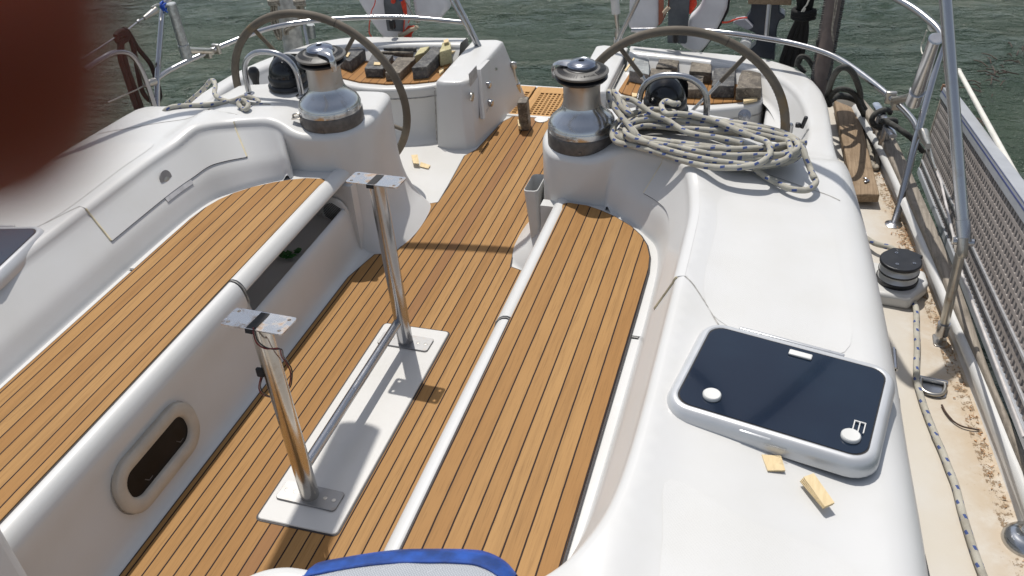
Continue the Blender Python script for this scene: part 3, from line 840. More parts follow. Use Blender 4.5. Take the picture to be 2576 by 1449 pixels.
# wires on the near post
def Dp(u, v, y=1.60): return PY(u, v, y)
tw = empty('loose_wires', Dp(640, 822), 'red and black wires hanging from the tape on the near table post', 'wires')
ow = -Dp(640, 822)
ws = [(zc(900, 1100, 2.337, 265, 490), 1.585), (zc(900, 1100, 2.337, 268, 560), 1.575), (zc(900, 1100, 2.337, 300, 640), 1.57), (zc(900, 1100, 2.337, 370, 685), 1.575), (zc(900, 1100, 2.337, 440, 690), 1.585), (zc(900, 1100, 2.337, 510, 690), 1.60),
      (zc(900, 1100, 2.337, 530, 760), 1.63), (zc(900, 1100, 2.337, 575, 830), 1.67), (zc(900, 1100, 2.337, 610, 900), 1.68), (zc(900, 1100, 2.337, 610, 980), 1.67), (zc(900, 1100, 2.337, 590, 1050), 1.66),
      (zc(900, 1100, 2.337, 520, 1120), 1.66), (zc(900, 1100, 2.337, 430, 1140), 1.65), (zc(900, 1100, 2.337, 350, 1115), 1.62), (zc(900, 1100, 2.337, 318, 1060), 1.61), (zc(900, 1100, 2.337, 325, 1000), 1.60), (zc(900, 1100, 2.337, 338, 940), 1.60)]
m = MB(); P1 = [PY(*q, y) + ow for q, y in ws]; m.tube(cr(P1, 6), .0022, 7); m.build('red_wire', REDWIRE, tw)
m = MB(); m.tube(cr([p + Vector((.004, .003, .004 * math.sin(i))) for i, p in enumerate(P1)], 6), .002, 7); m.build('black_wire', BLACK, tw)
m = MB(); e = P1[-1]; m.box(e + Vector((0, 0, .012)), (.022, .012, .03), None); m.build('connector', BLACKR, tw, bevel=.004)

# ================================================================= WINCHES
def winch(loc, armang, label):
    w = empty('winch', loc, label, 'winch', 'primary winches beside the helm')
    m = MB(); m.lathe([(.134, 0), (.134, .050), (.131, .056), (.128, .058)], 56); m.box((.02, -.1335, .012), (.014, .004, .014)); m.build('base_ring', DKGREY, w, ang=35)
    m = MB(); m.lathe([(.131, .057), (.131, .078), (.129, .082)], 56); m.build('trim_ring', CHROME, w, ang=35)
    m = MB(); m.lathe([(.129, .081), (.127, .090), (.121, .101), (.108, .113), (.093, .126), (.082, .138), (.076, .150), (.0735, .158)], 56); m.build('skirt', CHROME, w, ang=60)
    m = MB(); m.lathe([(.0735, .157), (.072, .165), (.070, .18), (.0695, .22), (.071, .245), (.076, .255)], 48); m.build('drum', ALU, w, ang=50)
    m = MB(); m.lathe([(.078, .250), (.090, .254), (.098, .262), (.098, .266), (.086, .271), (.080, .274), (.086, .277)], 56); m.build('lower_jaw', BLACK, w, ang=30)
    m = MB(); m.lathe([(.084, .276), (.098, .279), (.1015, .284), (.1015, .288), (.097, .291), (.060, .301)], 56)
    m.build('upper_jaw', JAW, w, ang=30)
    m = MB()
    for k in range(56):
        a = 2 * PI * k / 56
        if -.95 < ((a - armang - PI + PI) % (2 * PI)) - PI < .0: pass
        da = ((a - (-1.05) + PI) % (2 * PI)) - PI
        if abs(da) < .42: continue
        Mr = Matrix.Rotation(a, 4, 'Z') @ Matrix.Translation((.0805, 0, .2975)) @ Matrix.Rotation(math.radians(15), 4, 'Y')
        m.box((0, 0, 0), (.022, .0028, .0012), Mr)
    m.build('grip_slots', BLACK, w, ang=20)
    m = MB(); m.lathe([(.060, .297), (.060, .303), (.056, .305)], 40); m.build('cap_ring', BLACK, w, ang=30)
    m = MB(); m.lathe([(.055, .304), (.0555, .312), (.052, .318), (.047, .321), (.045, .320), (.043, .3215), (.030, .325), (.019, .3265), (.018, .325), (.0165, .327), (.012, .327), (.011, .316), (.0, .316)], 48); m.build('cap', steel('dark_polished_cap', (.26, .28, .33), .12, .1), w, ang=25)
    m = MB(); m.lathe([(.0105, .3168), (.0105, .3205), (.0, .3205)], 8); m.build('handle_socket', BLACK, w)
    # self-tailing feeder arm
    Ma = Matrix.Rotation(armang, 4, 'Z'); m = MB()
    sec = [(.040, .034, .312), (.058, .030, .311), (.076, .022, .309), (.092, .015, .306), (.106, .013, .300), (.112, .013, .285), (.113, .012, .262), (.110, .011, .247)]
    rows = []
    for i, (r, hw, z) in enumerate(sec):
        dz = .010 if i < 4 else .004; dr = .0 if i < 4 else .009
        rows.append([Ma @ Vector((r, -hw, z)), Ma @ Vector((r + dr * .4, -hw * .6, z + dz * .9)), Ma @ Vector((r + dr, 0, z + dz)), Ma @ Vector((r + dr * .4, hw * .6, z + dz * .9)), Ma @ Vector((r, hw, z)), Ma @ Vector((r - dr * .3, 0, z - .006 if i < 4 else z))])
    m.grid(rows, closed=True); m.add(rows[-1], [tuple(range(6))]); m.add(rows[0], [tuple(range(6))])
    m.build('feeder_arm', CHROME, w, ang=50)
    return w
winch((-.535, 3.135, .543), math.radians(-38), 'chrome self tailing winch in front of the left wheel, its feeder arm facing right')
wr = winch((.545, 3.125, .543), math.radians(172), 'chrome self tailing winch beside the heap of rope, its feeder arm facing left')

def text_mesh(txt, size, mat, parent, M, ext=.0004, name='lettering'):
    cu = bpy.data.curves.new(name, 'FONT'); cu.body = txt; cu.size = size; cu.extrude = ext; cu.align_x = 'CENTER'; cu.align_y = 'CENTER'
    t = bpy.data.objects.new(name, cu); COL.objects.link(t)
    dg = bpy.context.evaluated_depsgraph_get(); me = bpy.data.meshes.new_from_object(t.evaluated_get(dg)); bpy.data.objects.remove(t)
    me.materials.clear(); me.materials.append(mat)
    o = bpy.data.objects.new(name, me); link(o, parent); o.matrix_local = M; return o
LIT = plain('raised_grey', (.05, .048, .045), .5)
for i, ch in enumerate('LEWMAR'):
    a = -1.05 - .30 + .12 * i
    M = Matrix.Rotation(a, 4, 'Z') @ Matrix.Translation((.0815, 0, .2962)) @ Matrix.Rotation(math.radians(15), 4, 'Y') @ Matrix.Rotation(PI / 2, 4, 'Z')
    text_mesh(ch, .014, LIT, wr, M)

# ================================================================= WHEELS
def wheel(s, label, spa):
    c = Vector((s * .858, 3.62, .41)); r = .442; ti = -.149
    w = empty('steering_wheel', c, label, 'steering wheel', 'twin steering wheels')
    V = Vector((0, math.sin(ti), math.cos(ti))); U = Vector((1, 0, 0)); Nn = U.cross(V)
    m = MB(); m.tube([U * r * math.cos(t) + V * r * math.sin(t) for t in [2 * PI * k / 96 for k in range(96)]], .0185, 14, closed=True); m.build('rim', WHEELC, w, ang=60)
    m = MB(); m.tube([U * (r - .0185) * math.cos(t) + V * (r - .0185) * math.sin(t) + Nn * (.003 * (-1) ** k) for k, t in enumerate([2 * PI * k / 300 for k in range(300)])], .0012, 4, closed=True); m.build('stitching', plain('stitching_thread', (.05, .04, .03), .8), w)
    for k in range(5):
        a = spa + 2 * PI * k / 5; d = U * math.cos(a) + V * math.sin(a)
        m = MB(); m.tube([d * .05, d * (r - .012)], .0075, 10); sp_ = m.build('spoke', STEEL, w)
        m = MB(); m.tube([d * (r - .165), d * (r - .012)], .0098, 10); m.build('spoke_cover', WHEELC, sp_)
        m = MB(); m.tube([d * (r - .171), d * (r - .164)], .0105, 12); m.build('collar', STEEL, sp_)
        dd = Vector((d.x * math.cos(.28) , 0, 0))
        t_ = a + .22; q = (U * math.cos(t_) + V * math.sin(t_)); tn = (-U * math.sin(t_) + V * math.cos(t_))
        if k == 0: 
            m = MB(); m.tube([q * r - tn * .002, q * r + tn * .002],   .0192, 16, cap=False); m.build('cover_seam', plain('stitched_seam', (.06, .05, .04), .8), w)
    Mw = Matrix((( U.x, V.x, Nn.x), (U.y, V.y, Nn.y), (U.z, V.z, Nn.z))).to_4x4()
    m = MB(); m.lathe([(.0, -.03), (.055, -.03), (.058, -.01), (.058, .02), (.03, .14), (.03, .16), (0, .16)], 24, (0, 0, 0), Mw); m.build('hub', DKGREY, w)
    return w
wheel(-1, 'large leather covered wheel on the left, with the orange worn patch on its rim', math.radians(53))
wheel(1, 'large leather covered wheel on the right, behind the heap of blue flecked rope', math.radians(53.5))

# compasses and guard hoops
for s, lab, lab2 in ((-1, 'black domed compass behind the left winch', 'bent steel guard hoop over the left compass'), (1, 'black domed compass behind the coiled rope', 'bent steel guard hoop over the right compass')):
    c = Vector((s * .832, 3.335, topz(.832, 3.335) - .004))
    w = empty('compass', c, lab, 'compass', 'black compasses at the helms')
    m = MB(); m.lathe([(.092, 0), (.092, .012), (.088, .017), (.082, .02)], 40); m.build('base', BLACK, w, ang=40)
    tilt = Matrix.Rotation(math.radians(12), 4, 'X')
    m = MB(); m.lathe([(.081, .014), (.085, .034), (.085, .050), (.080, .056)], 40, (0, 0, 0)); m.build('housing', BLACK, w, ang=40)
    m = MB(); m.lathe([(.079 * math.cos(t), .054 + .088 * math.sin(t)) for t in [k * PI / 24 for k in range(13)]], 40); m.build('dome', plain('glossy_black_dome', (.008, .010, .014), .16, 0, .3, 6), w, ang=60)
    m = MB(); m.lathe([(.083, .052), (.086, .058), (.083, .108), (.070, .130), (.066, .128)], 20, (0, 0, 0), Matrix.Rotation(math.radians(-14), 4, 'X'), PI * .05, PI * .95); m.build('visor', BLACK, w, ang=60)
    g = empty('guard_hoop', (s * .87, 3.27, .57), lab2, 'guard rail', 'steel hoops over the compasses')
    P = [(-.130, -.005, .02), (-.130, -.002, .09), (-.122, 0, .135), (-.098, 0, .172), (-.055, 0, .197), (0, 0, .204), (.055, 0, .197), (.098, 0, .172), (.122, 0, .135), (.130, -.002, .09), (.130, -.005, -.0)]
    m = MB(); m.tube(cr(P, 6), .0125, 14); m.build('hoop', STEEL, g, ang=60)
    for q in (-.13, .13):
        m = MB(); m.lathe([(.024, 0), (.024, .004), (.018, .008), (.0125, .009)], 20, (q, -.005, topz(.87 + s * q, 3.265) - .57)); m.build('foot_flange', STEEL, g)
        
# throttle lever (left) and switch handles (right)
lv = empty('throttle_lever', PY(647, 222, 3.52), 'black knobbed throttle lever behind the left coaming', 'lever')
m = MB(); m.tube([(0, 0, -.12), (0, 0, .01)], .009, 10); m.build('shaft', STEEL, lv)
m = MB(); m.lathe([(.010, .0), (.014, .01), (.016, .03), (.019, .045), (.024, .06), (.027, .075), (.025, .09), (.016, .102), (0, .106)], 24); m.build('knob', BLACK, lv, ang=60)
hb = empty('engine_switch', PZ(2020, 318, .43), 'small black lever and knob in the right helm recess', 'switch')
m = MB(); m.box((0, .02, .01), (.016, .02, .055), Matrix.Rotation(.25, 4, 'Y')); m.box((-.02, .02, -.005), (.022, .02, .02)); m.build('handle', BLACK, hb, bevel=.005)
m = MB(); m.lathe([(.012, -.03), (.012, .0), (.008, .01), (0, .01)], 12, (-.05, .0, 0)); m.build('knob', STEEL, hb)

# ================================================================= ROPES
def rope(name, pts, r, mat, label, cat, n=10, sub=6, group=None):
    m = MB(); m.tube(cr(pts, sub), r, n); o = m.build(name, mat, ang=80); tag(o, label, cat, group); return o
def H(x, y, z): return zc(2350, 100, 2.337, x, y) + (z,)
def onD(L): return [PZ(u, v, z) for u, v, z in L]
# the heap: one long line laid in loops, bottom layers first
path = []
rnd = random.Random(11)
loops = 15
for k in range(loops):
    z = .594 + .0046 * k
    dx = rnd.uniform(-50, 50); jy = rnd.uniform(-30, 30) - 3 * k; w = rnd.uniform(.88, 1.02); hh = rnd.uniform(.30, 1.0)
    base = [(300, 1020), (430, 1110), (800, 1220), (1200, 1300), (1600, 1330), (1900, 1290), (2000, 1190), (1900, 1080), (1600, 1000), (1200, 930), (800, 880), (500, 860), (340, 920)]
    for i, (x, y) in enumerate(base):
        cx, cy = 1150, 1090
        X = cx + (x - cx) * w + dx * .4 + rnd.uniform(-22, 22); Y_ = cy + (y - cy) * hh + jy + rnd.uniform(-16, 16)
        u, v = zc(2350, 100, 2.337, X, Y_); path.append((u, v, z + rnd.uniform(-.003, .006) + (.012 if i in (0, 6) else 0)))
rp = onD(path)
top = [H(340, 900, .66), H(500, 830, .66), H(700, 800, .66), H(900, 850, .668), H(1150, 930, .67), H(1400, 960, .668), H(1700, 1040, .664), H(1900, 1090, .66), H(2010, 1110, .655), H(1960, 1040, .65), H(1800, 940, .645), H(1600, 890, .645), H(1400, 885, .65),
       H(1250, 900, .66), H(1400, 960, .672), H(1560, 1020, .675), H(1720, 1060, .668), H(1900, 1100, .66)]
rp2 = onD([H(850, 735, .70), H(800, 735, .715), H(730, 712, .70), H(692, 760, .69), H(740, 830, .69), H(850, 830, .69), H(1000, 850, .685), H(1200, 900, .68), H(1400, 985, .678), H(1560, 1050, .676), H(1670, 1090, .676), H(1705, 1150, .675), H(1690, 1230, .672), H(1560, 1310, .66),
          H(1300, 1335, .648), H(1050, 1310, .642), H(800, 1240, .64), H(600, 1175, .64), H(420, 1130, .635), H(270, 1090, .63), H(232, 1000, .64), H(290, 900, .655), H(420, 830, .665), H(600, 790, .668), H(800, 815, .668), H(1000, 880, .666), H(1250, 905, .664),
          H(1500, 1000, .662), H(1800, 1070, .658), H(1990, 1130, .652), H(2040, 1240, .628), H(2080, 1340, .60), H(2115, 1430, .592)] +
          [(2045, 440, .585), (2052, 460, .583), (2030, 478, .582), (1985, 474, .582), (1940, 452, .584), (1905, 430, .592), (1880, 410, .61)])
heap = empty('rope_heap', PZ(1790, 380, .57), 'big heap of white rope flecked with blue, on deck beside the right winch', 'rope')
oh = -PZ(1790, 380, .57)
m = MB(); m.tube([p + oh for p in cr(rp, 6)], .0105, 10); m.build('lower_coils', ROPE, heap, ang=80)
m = MB(); m.tube([p + oh for p in cr(rp2, 7)], .0110, 12); m.build('top_coils', ROPE, heap, ang=80)
rp3 = onD([H(200, 620, .73), H(205, 690, .725), H(250, 770, .715), H(310, 850, .70), H(380, 930, .69), H(430, 1010, .675), H(460, 1060, .66), H(560, 1100, .645), H(760, 1130, .645), H(1000, 1150, .65), H(1300, 1160, .65), H(1600, 1150, .652), H(1850, 1120, .654), H(2040, 1100, .65)])
m = MB(); m.tube([p + oh for p in cr(rp3, 7)], .0110, 12); m.build('top_coils', ROPE, heap, ang=80)
rp4 = onD([H(240, 620, .73), H(290, 690, .72), H(300, 740, .71), H(330, 790, .70), H(390, 830, .69), H(320, 700, .70), H(370, 690, .71), H(440, 710, .71), H(520, 770, .70), H(600, 830, .685), H(760, 900, .672), H(900, 990, .664), H(1050, 1030, .66), H(1250, 1060, .658), H(1450, 1110, .656)])
m = MB(); m.tube([p + oh for p in cr(rp4, 7)], .0110, 12); m.build('top_coils', ROPE, heap, ang=80)

# left rope with a knot
def K(x, y, z): return zc(600, 300, 2.342, x, y) + (z,)
lr = empty('knotted_rope', PZ(700, 260, .57), 'blue flecked rope with a knot, lying across the left coaming', 'rope')
ol = -PZ(700, 260, .57)
seq = [K(250, 470, .30), K(150, 430, .42), K(110, 390, .50), K(145, 330, .560), K(230, 295, .575), K(400, 285, .578), K(560, 275, .585), K(690, 262, .59), K(800, 235, .588), K(880, 205, .588), K(960, 215, .588), K(1020, 255, .582), K(960, 300, .584), K(880, 320, .60), K(830, 270, .615), K(870, 235, .625), K(920, 270, .622), K(900, 320, .61), K(850, 300, .60), K(900, 270, .598), K(1000, 280, .585), K(1130, 292, .58)]
m = MB(); m.tube([p + ol for p in cr(onD(seq), 7)], .0105, 12); m.build('rope_line', ROPE, lr, ang=80)
seq = [K(850, 262, .60), K(780, 262, .59), K(700, 240, .59), K(640, 215, .595), K(605, 170, .60), K(612, 100, .60), K(595, 55, .598), K(560, 60, .58), K(520, 110, .53), K(470, 160, .50), K(400, 220, .46), K(330, 280, .40)]
m = MB(); m.tube([p + ol for p in cr(onD(seq), 7)], .0105, 12); m.build('rope_line', ROPE, lr, ang=80)

# sheet along the right side deck
def T_(x, y, z=.137): return zc(2900, 1100, 2.131, x, y) + (z,)
seq = [(2165, 588, .16), (2200, 612, .165), (2250, 628, .168), (2285, 670, .16)] + [T_(1600, 60, .155), T_(1625, 150), T_(1610, 220), T_(1630, 300), T_(1632, 450), T_(1638, 600), T_(1632, 770), T_(1635, 900), T_(1665, 1020), T_(1700, 1130), T_(1745, 1250), T_(1790, 1360)] + \
      [zc(3600, 1500, 1.8024, x, y) + (.137,) for x, y in ((250, 430), (300, 540), (350, 670), (400, 800), (440, 960), (490, 1130), (545, 1300), (600, 1449), (680, 1650))]
rope('deck_rope', onD(seq), .0105, ROPE, 'single blue flecked rope running along the right side deck', 'rope', 12)

# ================================================================= DECK HATCHES
def hatch(C4, z, label, s):
    # C4: four corners (aft-left, aft-right, fwd-right, fwd-left) in metres
    P = [Vector((c[0], c[1])) for c in C4]; cen = sum(P, Vector((0, 0))) / 4
    ex = ((P[1] - P[0]) + (P[2] - P[3])).normalized(); wx = ((P[1] - P[0]).length + (P[2] - P[3]).length) / 2; wy = ((P[0] - P[3]).length + (P[1] - P[2]).length) / 2
    a = math.atan2(ex.y, ex.x)
    h = empty('deck_hatch', (cen.x, cen.y, z), label, 'hatch', 'tinted deck hatches'); h.rotation_euler = (math.radians(-1), math.radians(2.0 * s), a); h.scale = (1, 1, .66)
    m = MB(); rows = []
    for g, zz in ((.010, -.030), (.009, -.004), (.005, .018), (-.002, .032), (-.008, .0378), (-.015, .0382), (-.0185, .035), (-.0185, .028)):
        rows.append([(x, y, zz) for x, y in roundrect(wx + 2 * g, wy + 2 * g, max(.03, .058 + g), 6)])
    m.grid(rows, closed=True)
    m.build('frame', plain('silver_hatch_frame', (.56, .57, .58), .32, .35, .04, 10), h, ang=45)
    m = MB(); m.prism(roundrect(wx - .034, wy - .034, .043, 6), .020, .0345); m.build('seal', BLACKR, h)
    m = MB(); m.prism(roundrect(wx - .044, wy - .044, .040, 6), .025, .0362); m.build('glass', GLASS, h, ang=50)
    for i, (kx, ky) in enumerate(((-.30, -.30), (.37, -.30))):
        m = MB(); m.lathe([(.022, .036), (.0225, .046), (.020, .050), (.012, .0495), (.0, .0485)], 28, (kx * wx, ky * wy, 0)); k_ = m.build('handle_knob', GREYP, h, ang=40)
        if i == 1:
            m = MB()
            for q in (-.012, 0, .012): m.box((kx * wx + .012 + q, ky * wy + .038, .042), (.0025, .036, .004))
            m.box((kx * wx + .012, ky * wy + .056, .042), (.027, .003, .004)); m.build('handle_lever', GREYP, k_)
    m = MB(); m.box((.03 * wx, wy / 2 - .05, .041), (.058, .020, .010)); m.build('friction_block', GREYP, h, bevel=.003)
    m = MB(); m.box((-.02, wy / 2 + .0, .03), (wx * .56, .010, .018)); m.build('hinge', plain('hinge_silver', (.5, .51, .52), .3, .5, .05), h, bevel=.003)
    m = MB(); 
    m.lathe([(.0, .0), (.03, .0), (.036, .004), (.04, .0)], 16, (0, 0, 0)) if False else None
    m.box((-.02, -wy / 2 - .001, .022), (.075, .010, .007)); m.build('lift_tab', plain('tab_silver', (.6, .61, .62), .25, .4, .04), h, bevel=.004)
    return h
zh = .574
hc = [PZ(1752, 800, zh + .024), PZ(2222, 915, zh + .024), PZ(2240, 1178, zh + .024), PZ(1698, 1032, zh + .024)]
hR = hatch(hc, zh, 'dark tinted deck hatch with a silver frame on the right deck', 1)
M = Matrix.Translation((.03, -(hc[0] - hc[3]).length / 2 - .0085, .006)) @ Matrix.Rotation(PI / 2, 4, 'X')
text_mesh('LEWMAR', .013, plain('embossed_silver', (.42, .43, .44), .4, .4), hR, M)
cl = [Vector((-c.x, c.y, c.z)) for c in (hc[1], hc[0], hc[3], hc[2])]
cl = [c + Vector((.075, .06, 0)) for c in cl]
hatch(cl, zh, 'dark tinted deck hatch at the left edge of the deck, mostly cut off', -1)

# plywood offcuts on the right deck
def quadblock(name, top, zt, zb, mat, label, cat, group=None, bevel=.002, jit=0., sub=0, shift=0.):
    T = [PZ(*p, zt) for p in top]
    c = sum(T, Vector()) / 4
    T = [t - c for t in T]
    B = [Vector((t.x * (1 + shift), t.y * (1 + shift), zb - c.z)) for t in T]
    m = MB(); m.hexa(T, B)
    o = m.build(name, mat, ang=35, loc=c)
    if jit:
        bm = bmesh.new(); bm.from_mesh(o.data)
        bmesh.ops.subdivide_edges(bm, edges=bm.edges, cuts=5, use_grid_fill=True)
        for v in bm.verts:
            w = v.co + c; nv = noise.noise_vector(w * 18) * jit + noise.noise_vector(w * 60) * jit * .35
            if v.co.z < zb - c.z + .001: nv.z = 0
            v.co += nv
        bm.to_mesh(o.data); bm.free()
        for p in o.data.polygons: p.use_smooth = True
        o.data.set_sharp_from_angle(angle=math.radians(32))
    if bevel:
        b = o.modifiers.new('bevel', 'BEVEL'); b.width = bevel; b.segments = 2; b.limit_method = 'ANGLE'; b.angle_limit = math.radians(45)
    tag(o, label, cat, group); return o
def S8(x, y): return zc(2996, 1684, 2.337, x, y)
zt = topz(1.35, 1.1) + .0025
quadblock('plywood_offcut', [S8(118, 312), S8(300, 325), S8(340, 460), S8(175, 462)], zt + .004, zt, PLY, 'thin square plywood offcut just below the hatch frame', 'offcut', bevel=0)
wd = [PZ(*S8(*p), zt + .018 if i < 2 else zt + .010) for i, p in enumerate([(510, 522), (605, 487), (800, 762), (708, 800)])]
cw = sum(wd, Vector()) / 4
wg = empty('plywood_strips', cw, 'narrow stack of plywood strips lying near the hatch, one on another', 'offcut')
for k in range(4):
    m = MB(); d = Vector((-.002 * k, 0, -.0045 * k)); T = [p - cw + d * (1 if i in (0, 1) else .4) for i, p in enumerate(wd)]
    m.hexa(T, [p + Vector((0, 0, -.0035)) for p in T]); m.build('strip', PLY, wg)

# ================================================================= BLOCKS ON THE SEATS
GB = 'heavy grey blocks holding the new teak down'
def Bq(L): return [zc(2350, 100, 2.337, *p) for p in L]
def Cq(L): return [zc(1000, 0, 2.862, *p) for p in L]
ZT = .292
specR = [([(425, 300), (577, 315), (578, 462), (388, 425)], .08, 2, 'pale grey block nearest the walkway on the right aft seat'),
         ([(690, 262), (872, 278), (838, 402), (640, 392)], .08, 1, 'grey brown block against the back of the right aft seat, second from the walkway'),
         ([(600, 402), (786, 410), (772, 520), (572, 530)], .065, 1, 'brown stained block lying in front of the back one, behind the right compass hoop'),
         ([(988, 278), (1150, 276), (1162, 445), (952, 428)], .08, 1, 'block at the back of the right aft seat seen behind a wheel spoke'),
         ([(912, 466), (1088, 472), (1068, 600), (888, 596)], .065, 1, 'low block on the right aft seat just above the compass dome'),
         ([(1188, 405), (1386, 396), (1374, 570), (1158, 566)], .085, 0, 'squarish grey block second from the right end of the right aft seat'),
         ([(1440, 424), (1622, 414), (1628, 590), (1392, 590)], .085, 1, 'rough edged brown grey block at the right end of the right aft seat')]
for L, h, mi, lab in specR: quadblock('ballast_block', Bq(L), ZT + h * .74, ZT, BLK[mi], lab, 'block', GB, .003, .0035)
specL = [([(1120, 492), (1318, 562), (1140, 700), (985, 640)], .09, 0, 'dark block at the left of the left aft seat, pale chip on its corner'),
         ([(850, 500), (982, 462), (1012, 492), (925, 565)], .09, 0, 'grey block mostly hidden behind the left winch top'),
         ([(1398, 620), (1636, 624), (1518, 790), (1310, 786)], .07, 0, 'dark block with a small cream chip on top, on the left aft seat'),
         ([(1690, 650), (1900, 656), (1712, 835), (1545, 832)], .065, 1, 'brown grey block between two others at the front of the left aft seat'),
         ([(2095, 530), (2225, 552), (2025, 758), (1848, 775)], .095, 0, 'long tall block nearest the walkway on the left aft seat'),
         ([(1520, 558), (1880, 564), (1862, 606), (1492, 596)], .055, 1, 'long low block lying across the back of the left aft seat'),
         ([(1560, 520), (1900, 530), (1905, 552), (1520, 548)], .080, 0, 'dark notched block at the very back of the left aft seat'),
         ([(1945, 545), (2055, 530), (1995, 600), (1880, 640)], .085, 3, 'grey block with pale resin top behind the long tall block'),
         ([(2200, 492), (2292, 480), (2300, 560), (2165, 600)], .115, 3, 'block with yellow resin end, furthest right on the left aft seat')]
for L, h, mi, lab in specL: quadblock('ballast_block', Cq(L), ZT + h * .70, ZT, BLK[mi], lab, 'block', GB, .003, .0035)
# block standing on end on the floor
fc = PZ(1322, 322, .007)
m = MB(); m.box((0, 0, .085), (.052, .075, .165)); o = m.build('ballast_block', BLK[1], loc=fc, bevel=.004); o.rotation_euler = (math.radians(2), math.radians(-2), .12)
tag(o, 'grey block standing on end on the teak floor beside the walkway wall', 'block', GB)
# little plywood chips
GP = 'pale plywood wedges among the blocks'
def chip(top, z, lab, th=.004):
    quadblock('plywood_wedge', top, z + th, z, PLY, lab, 'wedge', GP, 0)
chip(Bq([(430, 305), (442, 308), (360, 430), (345, 420)]), ZT + .061, 'long pale wedge leaning on the pale grey block by the right walkway', .006)
chip(Bq([(1455, 690), (1588, 672), (1588, 692), (1462, 715)]), ZT + .002, 'cream wedge at the front right corner of the right aft seat', .012)
chip(Bq([(415, 632), (470, 640), (465, 665), (420, 668)]), ZT + .002, 'pinkish wedge at the front left of the right aft seat', .006)
chip(Cq([(1422, 708), (1495, 712), (1490, 742), (1415, 740)]), ZT + .050, 'small cream wedge on top of a dark block, left aft seat', .004)
chip(Cq([(1090, 595), (1148, 602), (1120, 650), (1080, 640)]), ZT + .064, 'cream wedge on the dark block beside the left winch', .004)
chip(Cq([(2165, 800), (2215, 770), (2215, 800), (2168, 842)]), ZT + .003, 'thin cream wedge by the inner edge of the left aft seat', .010)
chip(Cq([(2310, 560), (2400, 545), (2360, 580), (2300, 600)]), ZT + .03, 'tan wedge under the yellow ended block', .01)
chip(Cq([(2215, 460), (2265, 440), (2275, 475), (2220, 490)]), ZT + .09, 'split wedge standing behind the yellow ended block', .006)
chip([(1302, 300), (1309, 302), (1311, 318), (1304, 316)], .03, 'tiny wedge beside the upright floor block', .02)
chip([zc(900, 500, 2.337, *p) for p in ((1830, 345), (1920, 375), (1900, 405), (1820, 385))], .003, 'flat cream chip on the white floor behind the left helm seat', .004)
chip([zc(900, 500, 2.337, *p) for p in ((1740, 280), (1800, 275), (1815, 360), (1760, 355))], .02, 'upright cream chip beside the left helm foot', .004)

# ================================================================= SMALL FITTINGS
# deck drain plate
m = MB(); c = PZ(1362, 301, .008); m.lathe([(.038, 0), (.038, .003), (.034, .005), (.0, .005)], 28); o = m.build('deck_plate', GREYP, loc=c); tag(o, 'round white screw plate in the teak floor by the right winch', 'deck plate')
# engine panel on inner wall of the left quarter
ep = empty('control_panel', PZ(1205, 230, .2), 'recessed panel with taps on the side of the left quarter block', 'panel')
def wallpt(u, v):  # wall plane approx from top (-.27,4.1..4.7,.3) to foot (-.2,..,0)
    x = -.24
    for _ in range(4):
        z = PX(u, v, x).z; x = -(.198 + .068 * min(1, max(0, (z - .03) / .255)))
    return PX(u, v, x)
oe = -PZ(1205, 230, .2)
def wq(L, d=0.): return [wallpt(*p) + oe + Vector((d, 0, 0)) for p in L]
def E2(x, y): return zc(900, 0, 2.337, x, y)
def slab(L, d0, d1, name, mat, par):
    m = MB(); m.hexa(wq(L, d1), wq(L, d0)); return m.build(name, mat, par, bevel=.001, seg=1)
def wallx(p): return p
slab([E2(2375, 650), E2(2460, 560), E2(2500, 980), E2(2420, 1115)], -.02, .008, 'backing', PANEL, ep)
slab([E2(2390, 690), E2(2450, 610), E2(2480, 930), E2(2430, 1060)], .008, .0095, 'recess', plain('panel_shadow_grey', (.42, .42, .42), .5), ep)  # flat slab on the backing, its grey painted as the recess's shade
for v in ((2430, 790), (2450, 960)):
    m = MB(); m.box(wallpt(*E2(*v)) + oe + Vector((.018, 0, 0)), (.03, .03, .035)); m.build('tap', STEEL, ep, bevel=.006)
slab([E2(2275, 690), E2(2345, 610), E2(2355, 720), E2(2290, 810)], .0, .004, 'blank_plate', plain('plate_grey', (.36, .36, .36), .4), ep)
m = MB(); Mx = Matrix.Rotation(math.radians(90), 4, 'Y'); m.lathe([(.024, 0), (.024, .006), (.018, .009), (0, .009)], 24, wallpt(*E2(2305, 905)) + oe, Mx); m.build('round_cap', STEELD, ep)
slab([E2(2512, 590), E2(2538, 585), E2(2540, 655), E2(2515, 660)], .0, .006, 'latch_plate', STEELD, ep)

# lid catch on right aft seat front
c = PY(1873, 291, 4.02); m = MB(); m.lathe([(.030, 0), (.030, .004), (.012, .008), (.010, .014), (0, .015)], 24, (0, 0, 0), Matrix.Rotation(math.radians(62), 4, 'X')); o = m.build('seat_latch', STEEL, loc=c); tag(o, 'round steel lift latch on the front of the right aft seat', 'latch')
